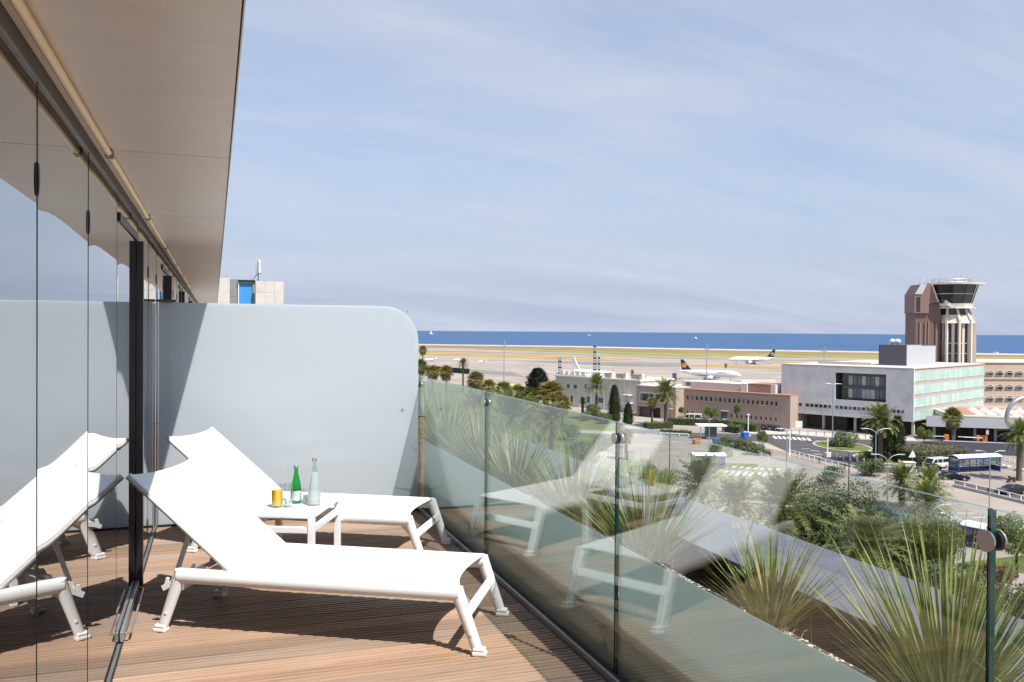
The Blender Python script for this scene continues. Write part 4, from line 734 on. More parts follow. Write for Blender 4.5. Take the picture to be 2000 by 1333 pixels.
# ---- pale building on the left with roof signs
pb_ = Fac(1086, 278, 1252, 252, 'pale_pilaster_building', 'pale building with white pilasters behind cypresses, signs on its roof')
zt_ = pb_.uz(1170, 741)[1]
pb_.box('wall', 0, pb_.L, 0, 16, 0, zt_, 'offwhite'); pb_.box('roof_edge', -0.2, pb_.L+0.2, -0.4, 16.2, zt_+0.002, zt_+0.5, 'white2')
for px_ in (1132.5, 1155, 1164, 1181, 1221): u_ = pb_.u(px_); pb_.box('pilaster', u_-0.25, u_+0.25, -0.3, -0.002, 0, zt_-0.05, 'white2')
for (xa, ya, xb, yb, pn) in ((1107,750,1113,759,'win'),(1120.5,751,1127,760,'win'),(1141.5,750,1146,760,'winblue'),(1168,776,1180,788,'winblue'),(1114.5,773,1119,787,'win'),(1146,774,1155,788,'winblue')):
    ua, z1_ = pb_.uz(xa, ya); ub, z0_ = pb_.uz(xb, yb); pb_.window(ua, ub, max(0.3, z0_), z1_, 0.0, 'white2', pn, 0.08)
for (xa, xb) in ((1176,1188),(1199,1215),(1228,1246)): ua = pb_.u(xa); ub = pb_.u(xb); pb_.box('roof_unit', ua, ub, 1, 4, zt_+0.502, zt_+2.0, 'brownwall'); pb_.box('roof_post', ub+0.05, ub+1.0, 0.5, 2, zt_+0.502, zt_+2.3, 'cream')
rl = MB()
for k in range(16): u_ = 1+k*pb_.L*0.36/16; rl.box(u_, u_+0.6, 0.2, 0.6, zt_+0.502, zt_+1.0+0.5*(k % 3))
tag(rl.build('roof_clutter', M['white2'], pb_.e), kind='stuff')
bx_ = pb_.uz(1231, 765)[0]; b = MB(); b.box(pb_.u(1223), pb_.u(1237), -2.2, -0.003, 5.0, 5.3); b.box(pb_.u(1223), pb_.u(1237), -2.2, -0.003, 2.6, 2.8); tag(b.build('balcony', M['white2'], pb_.e), kind='stuff')
def sign_tower(px0, px1, ytop, label):
    u_ = pb_.u(px0); u2 = pb_.u(px1); z1 = pb_.uz(px0, ytop, 2)[1]; p = pb_.A+pb_.ex*u_+pb_.ey*2.5; e = empty('roof_sign', (p.x, p.y, zt_+0.5), math.atan2(pb_.ex.y, pb_.ex.x)); tag(e, label, 'sign', 'signs on the pale building'); h = z1-zt_-0.5; w_ = u2-u_
    for x in (0, w_): MB().tube([(x,0,0),(x,0,h)], 0.06, 6).build('post', M['ltgrey'], e)
    n = max(4, int(h/0.9))
    for k in range(n):
        z = h*(k+0.15)/n; MB().box(0.08, w_-0.08, -0.10, -0.02, z, z+h/n*0.62).build('letter_block', M['white2'] if k % 2 else M['anth'], e); MB().box(0.1, w_-0.1, 0.03, 0.06, z-0.04, z+0.04).build('rung', M['ltgrey'], e)
sign_tower(1079.5, 1086.5, 697, 'vertical rooftop sign beside the dark round conifer'); sign_tower(1148, 1154, 673.5, 'tallest slim rooftop sign mast before the parked airliner'); sign_tower(1157, 1161.5, 696, 'short dark rooftop sign right beside the tallest sign mast')
# dark screen fence along the apron on the left
fh = Fac(812, 520, 917, 470, 'dark_screen_fence', 'long dark green screen fence along the apron', 'fence'); M['darkgreen'] = mat('dark_green_screen', (0.012,0.030,0.024), 0.8)
for k in range(8): a = fh.L*k/8; fh.box('panel', a+0.05, a+fh.L/8-0.05, 0, 0.2, 0, 3.0, 'darkgreen')

# painted taxi lines and concrete joints out on the apron
for (x0, y0_, x1, y1_, t_, m_) in ((800,704,1110,717,.5,'taxi'),(800,709,1060,727,.4,'taxi'),(850,715,1040,745,.4,'taxi'),(1000,712,1090,740,.35,'taxi'),(1290,722,1530,741,.6,'taxi'),(1250,718,1330,722,.5,'taxi'),(1440,722,1530,727,.5,'taxi'),(1430,742,1525,752,.5,'taxi'),(880,698,1060,706,.9,'paint'),(1100,718,1240,724,.6,'paint'),(1330,724,1520,732,.5,'paint'),(1440,747,1527,756,.4,'paint')):
    line(x0, y0_, x1, y1_, t_).build('apron_line', M[m_], mk)
for (x, d, z0, z1, lab) in ((1235.5, 420, 2.0, 5.2, 'dark red floodlight box on a post above the pale building'), (1318, 300, 7.0, 9.6, 'pair of black loudspeaker boxes on a post behind the tall date palm'), (1418, 520, 2.5, 5.2, 'dark box beacon on a post above the airliner nose')):
    e = empty('beacon_post', W(x, d), math.atan2(RH.y, RH.x)); tag(e, lab, 'beacon'); MB().tube([(0,0,0),(0,0,z0)], .12, 6).build('post', M['alu'], e); MB().box(-.7,-.05,-.4,.4,z0,z1).build('housing', M['mauve'] if x < 1300 else M['anth'], e); MB().box(.05,.7,-.4,.4,z0,z1).build('housing', M['anth'], e)
# ================================================================== TREES AND PLANTS
M['palm'] = leafmat('date_palm_frond', (0.072,0.099,0.026), (0.268,0.283,0.080), 0.22, 0.45, vs=0.9, c3=(0.152,0.177,0.049))
M['fan'] = leafmat('fan_palm_leaf', (0.098,0.111,0.026), (0.351,0.305,0.085), 0.25, 0.45, vs=0.9, c3=(0.195,0.195,0.052))
M['fan2'] = leafmat('golden_palm_leaf', (0.126,0.102,0.026), (0.408,0.300,0.090), 0.25, 0.5, vs=0.7, c3=(0.240,0.198,0.054))
M['skirt'] = mat('dead_palm_leaf', (0.235,0.165,0.085), 0.85, var=0.25, vs=2)
M['trunk'] = mat('palm_trunk', (0.115,0.085,0.065), 0.9, var=0.25, vs=2.5, stretch=(1,1,6)); M['bark'] = mat('dark_bark', (0.060,0.045,0.035), 0.9, var=0.3, vs=3)
M['cyp'] = leafmat('cypress_foliage', (0.017,0.028,0.011), (0.070,0.092,0.031), 0.1, 0.6, vs=1.4)
M['conifer'] = leafmat('dark_conifer_foliage', (0.008,0.016,0.013), (0.031,0.049,0.029), 0.08, 0.6, vs=1.2)
M['olive'] = leafmat('grey_green_leaf', (0.051,0.078,0.036), (0.195,0.232,0.112), 0.2, 0.5, vs=0.8)
M['pepper'] = leafmat('pepper_tree_leaf', (0.070,0.102,0.021), (0.263,0.289,0.070), 0.25, 0.5, vs=0.7)
M['bright'] = leafmat('bright_green_leaf', (0.068,0.115,0.022), (0.223,0.284,0.061), 0.3, 0.5, vs=1.0)
M['redleaf'] = leafmat('russet_leaf', (0.126,0.072,0.042), (0.300,0.180,0.114), 0.25, 0.6, vs=1.0)
M['hedge'] = leafmat('hedge_leaf', (0.025,0.048,0.014), (0.105,0.147,0.036), 0.15, 0.5, vs=1.0); M['brownhedge'] = leafmat('brown_hedge_leaf', (0.052,0.052,0.021), (0.156,0.124,0.058), 0.15, 0.5, vs=1.0)
def date_crown(seed, nf=60, R=3.3):
    r = random.Random(seed); b = MB()
    for k in range(nf):
        az = 2*math.pi*(k*0.618)+r.uniform(-.2,.2); f_ = (k+0.5)/nf; el = math.radians(86-118*f_**0.95+r.uniform(-7,7)); L = R*r.uniform(0.92,1.22)*(0.82 if f_ < 0.15 else 1)
        h = Vector((math.cos(az), math.sin(az), 0)); sd = Vector((-math.sin(az), math.cos(az), 0)); p = Vector((0,0,0.25*(1-f_)))+h*0.18; S = 9; pts = []; e = el; droop = r.uniform(0.55,1.0)*(1.25 if f_ > .25 else .7)
        for s in range(S+1):
            pts.append((p.copy(), e)); e = el-droop*(s/S)**1.3; p = p+(h*math.cos(e)+Vector((0,0,math.sin(e))))*(L/S)
        vs = []
        for s, (q, e_) in enumerate(pts): wd = 0.035*(1-s/S)+0.006; vs += [q-sd*wd, q+sd*wd]
        b.add(vs, [(2*s,2*s+1,2*s+3,2*s+2) for s in range(S)], 0)
        for s in range(2*S):
            t = 0.12+0.87*(s+r.random()*0.5)/(2*S); i = min(int(t*S), S-1); fr = t*S-i; q = pts[i][0].lerp(pts[i+1][0], fr); e_ = pts[i][1]; tang = h*math.cos(e_)+Vector((0,0,math.sin(e_))); nrm = h*(-math.sin(e_))+Vector((0,0,math.cos(e_)))
            ll = 0.74*math.sin(math.pi*min(1,(0.18+0.80*t)))**0.7*r.uniform(.8,1.1)
            for sg in (-1, 1):
                d = (sd*sg*0.80+tang*0.55+nrm*r.uniform(-0.10,0.42)).normalized(); ww = tang*0.075; b.add([q-ww, q+ww, q+d*ll*0.55+ww*0.9-nrm*0.02, q+d*ll-nrm*0.09*ll], [(0,1,2),(0,2,3)], 0)
    for k in range(8):
        az = r.uniform(0,6.28); h = Vector((math.cos(az), math.sin(az), 0)); sd = Vector((-math.sin(az), math.cos(az), 0))*0.12; p = h*0.25; q = p+h*r.uniform(.5,1)+Vector((0,0,-r.uniform(.9,1.7))); b.add([p-sd, p+sd, q+sd*.6, q-sd*.6], [(0,1,2,3)], 1)
    return b.mesh('crown', [M['palm'], M['skirt']])
def fan_crown(seed, nl=44, R=2.0, m_='fan', skirt=14):
    r = random.Random(seed); b = MB()
    for k in range(nl+skirt):
        dead = k >= nl; az = 2*math.pi*k*0.618+r.uniform(-.3,.3); el = math.radians(-62+r.uniform(-14,10)) if dead else math.radians(82-112*((k+.5)/nl)+r.uniform(-8,8)); h = Vector((math.cos(az),math.sin(az),0)); sd = Vector((-math.sin(az),math.cos(az),0)); t = h*math.cos(el)+Vector((0,0,math.sin(el))); n = h*(-math.sin(el))+Vector((0,0,math.cos(el)))
        st = R*r.uniform(.34,.5); c = t*st; b.add([-sd*.03, sd*.03, c+sd*.025, c-sd*.025], [(0,1,2,3)], 1 if dead else 0); fr = R*r.uniform(.5,.66); m = 13
        for j in range(m):
            a = math.radians(-105+210*j/(m-1)); d = (t*math.cos(a)+sd*math.sin(a)); d2 = (d*0.92-n*0.10*r.uniform(0,2)).normalized(); w_ = (t*(-math.sin(a))+sd*math.cos(a))*0.075; b.add([c, c+d*fr*.55+w_-n*.02, c+d2*fr-Vector((0,0,.16*fr)), c+d*fr*.55-w_+n*.03], [(0,1,2,3)], 1 if dead else 0)
    return b.mesh('crown', [M[m_], M['skirt']])
def leaf_cloud(name, seed, lobes, n, size, m_, aspect=0.55, hang=0.0, shell=0.55):
    r = random.Random(seed); b = MB(); tot = sum(l[3]*l[4] for l in lobes); vs = []; fs = []
    for (cx_, cy_, cz_, rx, rz) in lobes:
        k = int(n*rx*rz/tot)
        for _ in range(k):
            d = Vector((r.gauss(0,1), r.gauss(0,1), r.gauss(0,1))).normalized(); q = (shell+(1-shell)*r.random())*(1+0.20*math.sin(d.x*5+seed)*math.sin(d.y*4+1)*math.cos(d.z*6))
            p = Vector((cx_+d.x*rx*q, cy_+d.y*rx*q, cz_+d.z*rz*q)); a = Vector((r.gauss(0,1), r.gauss(0,1), r.gauss(0,1)*(1-hang)-hang*2.2)).normalized(); nn = (d*0.9+Vector((r.gauss(0,.7), r.gauss(0,.7), r.gauss(0.3,.7)))).normalized(); c = a.cross(nn)
            if c.length < .05: continue
            c.normalize(); s = size*r.uniform(.6,1.25); i = len(vs); vs += [p-a*s*.5, p+c*s*aspect*.5, p+a*s*.5, p-c*s*aspect*.5]; fs.append((i,i+1,i+2,i+3))
    b.add(vs, fs); return b.mesh(name, M[m_])
def lobes(seed, n, R, H, zc, lr=(0.3,0.5), flat=0.9):
    r = random.Random(seed); out = []
    for _ in range(n):
        a = r.uniform(0,6.28); q = math.sqrt(r.random())*0.72; z = r.uniform(-.6,.75); k = math.sqrt(max(.15,1-z*z)); s = R*r.uniform(*lr); out.append((R*q*k*math.cos(a), R*q*k*math.sin(a), zc+H*z*.75, s, s*flat))
    return out
def trunk(b, h, r0, r1, n=9, rings=True, lean=(0,0), z0=-0.05):
    k = max(5, int(h/0.6)); pts = []; rs = []
    for i in range(k+1): f_ = i/k; pts.append((lean[0]*f_*f_, lean[1]*f_*f_, z0+(h-z0)*f_)); rs.append((r0+(r1-r0)*f_)*(1+(0.07 if rings and i % 2 else 0))*(1.25 if i == 0 else 1))
    b.tube(pts, rs, n); return b
DC = [date_crown(11), date_crown(12, 66, 3.4)]; FC = [fan_crown(21), fan_crown(22, 50, 2.1)]; GC = [fan_crown(23, 52, 2.2, 'fan2', 26), fan_crown(24, 46, 2.0, 'fan2', 30)]
def palm(kind, px_, ycrown, dist, wpx, label, group, tr_=0.32):
    """kind: date / fan / gold; crown centre at picture point (px, ycrown), crown width wpx pixels, standing at depth dist"""
    zc = ZH(px_, ycrown, dist); zc = max(1.6, zc); base = W(px_, dist); R = wpx*dist/FPX/2
    e = empty('palm_tree', base, random.uniform(0,6)); tag(e, label, 'palm tree', group); me = {'date': DC, 'fan': FC, 'gold': GC}[kind][random.randrange(2)]; s = R/{'date': 3.0, 'fan': 2.05, 'gold': 2.1}[kind]
    c = put('crown', me, e, (0,0,zc), (0,0,random.uniform(0,6)), (s,s,s*random.uniform(.92,1.08))); tag(c, kind='stuff')
    b = trunk(MB(), zc+0.12, tr_*(1.25 if kind == 'date' else 1), tr_*(1.1 if kind == 'date' else .7)); b.build('trunk', M['trunk'], e, smooth=40); return e
GPa, GPb = 'palms in the park below the terrace', 'palms by the car parks'
for (k, x, y, d, w_, lab) in (
 ('gold',826,684,420,22,'fan palm standing tallest at the end of the frosted screen'), ('fan',822,716,330,36,'bushy fan palm low beside the frosted screen'), ('gold',845,728,330,36,'golden fan palm at the end of the dark fence'), ('gold',872,728,310,34,'golden fan palm right before the dark fence'), ('date',905,711,330,24,'slim tall palm rising over the dark fence'),
 ('gold',930,744,270,44,'golden fan palm, first of the row after the slim tall palm'), ('gold',955,757,262,42,'golden fan palm in the middle of the row along the glass'), ('fan',985,764,258,44,'low green fan palm below the tall floodlight mast'), ('gold',1012,768,255,42,'golden fan palm beside the yellow canopy'), ('fan',1040,772,250,46,'green fan palm under the dark round conifer'), ('gold',1077,770,215,64,'largest golden fan palm in front of the pale building'), ('gold',1100,790,215,44,'low golden fan palm at the corner of the pale building'),
 ('date',1166,752,232,46,'date palm in front of the pale building pilasters'), ('date',1139,784,236,18,'small dark palm by the pale building'), ('date',1301,768,214,58,'tall date palm before the garage wing'), ('fan',1275,787,222,26,'small fan palm between the garage wing and the tall date palm')):
    palm(k, x, y, d, w_, lab, GPa, 0.30)
for (k, x, y, d, w_, lab) in (
 ('date',930,800,125,80,'date palm trunk and crown seen through the first clear pane'), ('date',1000,822,112,118,'full date palm seen through the glass near the second joint'), ('date',1078,826,128,84,'tall park palm with a bare trunk seen through the glass'), ('fan',1045,810,150,60,'fan palm between two date palms behind the glass'), ('date',870,812,118,60,'small palm in the park near the frosted screen'),
 ('date',1372,948,86,112,'date palm beside the blue car park shelter'), ('date',1440,985,80,120,'date palm with orange fruit behind the reflected lounger back'), ('date',1530,992,82,150,'big date palm beyond the reflected lounger back'), ('date',1695,1072,70,160,'big low date palm over the grey sheet'), ('date',1765,943,118,78,'date palm in front of the white railing'), ('date',1818,952,113,80,'date palm beside the black saloon'), ('date',1815,985,100,92,'date palm with a lamp arm in front of it'),
 ('date',1722,822,158,72,'date palm with ivy-clad trunk by the roundabout'), ('fan',1863,816,184,48,'fan palm in front of the entrance hall'), ('date',1994,852,140,64,'date palm beside the steel ring sculpture'), ('date',1893,1160,72,82,'dark low palm bush behind the thick glass joint'), ('fan',1225,852,160,34,'small fan palm by the path in the park')):
    palm(k, x, y, d, w_, lab, GPb, 0.34)
# fruit on one palm
fr = [o for o in bpy.data.objects if o.get('label', '').startswith('date palm with orange fruit')][0]; M['fruit'] = mat('orange_dates', (0.62,0.26,0.03), 0.6); b = MB(); r = random.Random(5); zc = max(1.6, ZH(1440, 985, 80))
for q in range(10):
    a = r.uniform(0,6.28); p0 = Vector((0.3*math.cos(a), 0.3*math.sin(a), zc)); p1 = p0+Vector((.75*math.cos(a), .75*math.sin(a), .1)); b.tube([p0, p1, p1+Vector((.2*math.cos(a), .2*math.sin(a), -.5))], [0.03,0.05,0.16], 5)
tag(b.build('fruit', M['fruit'], fr), kind='stuff')
def tree(name, px_, base, label, cat, crown, scale=1.0, h=2.0, r0=0.16, bark='bark', group=None, limbs=5, spread=1.2):
    p = base; e = empty(name, p, random.uniform(0,6)); tag(e, label, cat, group); e.scale = (scale,)*3; tag(put('crown', crown, e), kind='stuff')
    if h:
        b = trunk(MB(), h, r0, r0*.7, 8, False); r = random.Random(int(px_))
        for q in range(limbs): a = 6.28*q/limbs+r.uniform(-.4,.4); b.tube([(0,0,h*.85),(spread*.4*math.cos(a), spread*.4*math.sin(a), h*1.35),(spread*math.cos(a), spread*math.sin(a), h*1.9)], [r0*.6, r0*.4, r0*.15], 6)
        b.build('trunk', M[bark], e, smooth=40)
    return e
olive = leaf_cloud('crown', 31, lobes(31, 22, 4.6, 2.9, 4.4, (.2,.42)), 15000, 0.23, 'olive'); pepper = leaf_cloud('crown', 32, lobes(32, 15, 3.3, 2.3, 4.2, (.32,.5), 1.1), 12000, 0.34, 'pepper', 0.22, 0.8); bright = leaf_cloud('crown', 33, lobes(33, 10, 2.2, 1.7, 3.3), 5500, 0.22, 'bright'); russet = leaf_cloud('crown', 34, lobes(34, 9, 1.5, 1.3, 2.7), 2200, 0.20, 'redleaf', 0.5, 0.0, 0.3)
bushm = leaf_cloud('crown', 35, lobes(35, 8, 1.5, 1.0, 0.95, (.4,.6)), 3600, 0.17, 'olive'); bushg = leaf_cloud('crown', 36, lobes(36, 8, 1.5, 1.0, 0.95, (.4,.6)), 3600, 0.16, 'bright'); slim = leaf_cloud('crown', 37, lobes(37, 7, 0.9, 1.7, 3.4, (.5,.7), 1.3), 1500, 0.26, 'bright', 0.5, 0, .35)
def cyp_mesh(seed, H, R, m_, n=3600, round_=False):
    r = random.Random(seed); vs = []; fs = []
    for _ in range(n):
        t = r.random()**0.85; a = r.uniform(0,6.28); prof = (math.sin(math.pi*min(1,(0.12+0.88*t)*0.98))**0.55 if round_ else (min(1,(t+.04)*7)**.5)*(1-t)**0.42); lump = 1+0.13*math.sin(a*5+t*14+seed)+0.10*math.sin(a*3-t*23); rad = R*prof*lump*(0.72+0.30*r.random()); p = Vector((rad*math.cos(a), rad*math.sin(a), H*t)); s = 0.34*r.uniform(.6,1.3)*(1.2 if round_ else 1)
        u = Vector((math.cos(a)*.35+r.gauss(0,.25), math.sin(a)*.35+r.gauss(0,.25), 1 if not round_ else .45)).normalized(); c = u.cross(Vector((math.cos(a),math.sin(a),.2))).normalized()*s*.32; i = len(vs); vs += [p-c, p+c, p+u*s*1.5]; fs.append((i,i+1,i+2))
    b = MB(); b.add(vs, fs); pr = [(0.08,0.0)]+[(R*.70*((min(1,(t+.04)*7)**.5)*(1-t)**0.42 if not round_ else math.sin(math.pi*min(1,(0.12+0.88*t)*0.98))**0.55), H*t) for t in [k/10 for k in range(10)]]+[(0.03,H*.96)]; b.lathe(pr, 9); return b.mesh('crown', M[m_])
cypA = cyp_mesh(41, 9.6, 1.95, 'cyp'); cypB = cyp_mesh(42, 5.4, 1.5, 'cyp', 1800); conif = cyp_mesh(43, 9.0, 3.3, 'conifer', 5200, True); ivy = cyp_mesh(44, 8.4, 1.75, 'cyp', 2600, True)
tree('cypress', 1201, W(1201, 226), 'tall dark cypress column in front of the pale building', 'tree', cypA, h=0.6); tree('cypress', 1228, W(1228, 220), 'shorter cypress standing right beside the tall cypress', 'tree', cypB, h=0.4)
tree('conifer', 1051, W(1051, 252, ), 'large dense dark conifer with rounded top behind the golden palms', 'tree', conif, scale=1.02, h=0.6); bpy.data.objects['conifer'].location.z = 3.6; MB().tube([(0,0,-3.6),(0,0,0.5)], 0.35, 8).build('trunk', M['bark'], bpy.data.objects['conifer'])
iv = tree('ivy_column', 1722, G(1722, 902), 'dark ivy-covered trunk below the date palm by the roundabout', 'ivy', ivy, h=0); iv = tree('ivy_column', 1752, G(1752, 900), 'second dark ivy column, nearer the brown hedge', 'ivy', ivy, h=0); iv.scale = (.75,.75,.98)
GT = 'broadleaf trees below the terrace'
tree('olive_tree', 1640, W(1640, 92), 'large grey-green tree whose crown crosses the balustrade top', 'tree', olive, 1.12, 2.4, .22, group=GT); tree('olive_tree', 1735, W(1735, 90), 'grey-green tree between two date palms, blue car behind', 'tree', olive, 0.82, 2.2, .2, group=GT); tree('olive_tree', 1600, W(1600, 80), 'grey-green shrub tree low behind the grey sheet', 'tree', bushm, 2.1, 0, group=GT)
tree('pepper_tree', 1812, W(1825, 81), 'weeping pepper tree with a forked dark trunk', 'tree', pepper, 1.08, 2.2, .2, group=GT); tree('pepper_tree', 1275, W(1275, 116), 'weeping tree beside the reflected green bottle', 'tree', pepper, 0.95, 2.6, .2, group=GT)
tree('leafy_tree', 1990, W(1992, 84), 'bright green tree behind the thick glass joint', 'tree', bright, 1.25, 2.2, .12, group=GT); tree('russet_tree', 1955, W(1957, 73), 'small russet tree with two thin stems', 'tree', russet, 1.15, 1.5, .06); tree('russet_tree', 1905, W(1925, 74), 'low russet sapling left of the taller russet tree', 'tree', russet, 0.5, 1.9, .06)
tree('leafy_tree', 1389, G(1389, 828), 'round green tree in front of the brown building', 'tree', bright, 1.0, 1.6, .14, group=GT); tree('slim_tree', 1441, G(1441, 832), 'slim young tree by the brown building door', 'tree', slim, 1.2, 2.0, .08); tree('slim_tree', 1331, G(1331, 827), 'slim young tree beside the white delivery van', 'tree', slim, 0.95, 1.6, .07)
tree('leafy_tree', 1820, G(1805, 872), 'sparse young tree below the concrete block corner', 'tree', bright, 0.85, 1.7, .1, group=GT); tree('island_bush', 1655, G(1652, 874), 'grey-green bush on the roundabout', 'bush', bushm, 1.75, 0); tree('island_bush', 1630, G(1630, 873), 'small dark bush at the left of the roundabout bush', 'bush', bushg, .8, 0)
tree('leafy_tree', 1490, G(1490, 876), 'small tree on the planted verge', 'tree', bright, .75, 1.2, .08, group=GT)
GB = 'bushes in the park and verges'
for (x, y, s, m_, lab) in ((1165,820,2.0,bushg,'bright round bush below the date palm at the pale building'), (1182,828,1.5,bushm,'dark round bush at the foot of the tall cypress'), (1142,822,1.3,bushg,'yellowish bush beside the bright round bush'), (1140,905,2.2,bushm,'grey bush in the park seen through the glass'), (1172,880,1.7,bushm,'grey park bush next to the reflected lounger back'), (1105,860,2.0,bushm,'park bush under the bare-trunked palm'), (1060,862,1.8,bushg,'green park bush on the lawn edge'), (960,850,1.8,bushm,'park bush under the full date palm'), (1420,872,1.1,bushm,'low brown-green bush at the start of the planted verge'), (1450,880,1.3,bushm,'low bush in the middle of the planted verge'), (1475,889,1.3,bushm,'low bush at the end of the planted verge'), (1690,900,.9,bushg,'low green bush on the lawn island'), (1410,893,1.5,bushg,'pale young shrub behind the blue shelter'), (1700,930,1.6,bushm,'bush in front of the white railing'), (1620,945,1.5,bushm,'bush under the big olive crown'), (1880,1190,2.0,bushm,'dark bush behind the tips of the largest spiky plant'), (1990,1215,1.7,bushm,'dark bush at the picture edge past the roof edge sheet'), (1760,1130,2.3,bushm,'bush at the foot of the pepper tree'), (1660,1110,2.4,bushg,'green bush beneath the big low date palm'), (1590,1065,2.3,bushm,'dark bush under the big date palm')):
    p = G(x, y); tree('bush', x, p, lab, 'bush', m_, s, 0, group=GB)
def hedge(pts, w_, h, m_, label, seed, dens=26, size=0.26):
    r = random.Random(seed); P = [G(x, y) for x, y in pts]; o = P[0]; vs = []; fs = []; cb_ = MB()
    for a, c in zip(P[:-1], P[1:]):
        d = c-a; L = d.length; d.normalize(); n = Vector((-d.y, d.x, 0)); cb_.bar(a-o+Vector((0,0,h*.42)), c-o+Vector((0,0,h*.42)), w_*.8, h*.84)
        for _ in range(int(dens*L*(w_+2*h))):
            q = r.random(); t = r.uniform(0,L); s = r.uniform(-.5,.5); bump = 1+.12*math.sin(t*2.1+seed)+.08*math.sin(t*5.3)
            p = a-o+d*t+(n*s*w_+Vector((0,0,h*bump*r.uniform(.9,1.05))) if q < w_/(w_+2*h) else n*(.5 if r.random() < .5 else -.5)*w_*r.uniform(.9,1.12)+Vector((0,0,h*bump*r.random()))); u = Vector((r.gauss(0,1), r.gauss(0,1), r.gauss(.3,1))).normalized(); c_ = u.orthogonal().normalized()*size*.3; i = len(vs); vs += [p-u*size*.5, p+c_, p+u*size*.5, p-c_]; fs.append((i,i+1,i+2,i+3))
    e = empty('hedge', o); tag(e, label, 'hedge', 'clipped hedges and verges'); f_ = MB(); f_.add(vs, fs); tag(f_.build('foliage', M[m_], e), kind='stuff'); cb_.build('core', M['cyp'], e)
hedge([(1304,829),(1400,833),(1470,840)], 2.2, 1.9, 'hedge', 'dark clipped hedge in front of the brown building', 1); hedge([(1260,838),(1310,836)], 2.6, 1.6, 'hedge', 'hedge at the foot of the tall date palm', 2); hedge([(1290,846),(1350,849)], 2.0, 0.9, 'bright', 'low bright green flower bed beside the car park', 3); hedge([(1415,843),(1448,847)], 2.2, 1.8, 'hedge', 'dark hedge behind the bicycle stand', 4); hedge([(1455,842),(1480,845)], 2.4, 2.2, 'hedge', 'dark hedge next to the parked red car', 5)
hedge([(1404,864),(1440,872),(1492,891)], 3.4, 0.9, 'brownhedge', 'mixed planted verge between car park and road', 6); hedge([(1772,908),(1820,904),(1868,901)], 5.5, 2.8, 'brownhedge', 'broad brownish hedge beside the white van', 7, 22, .34)
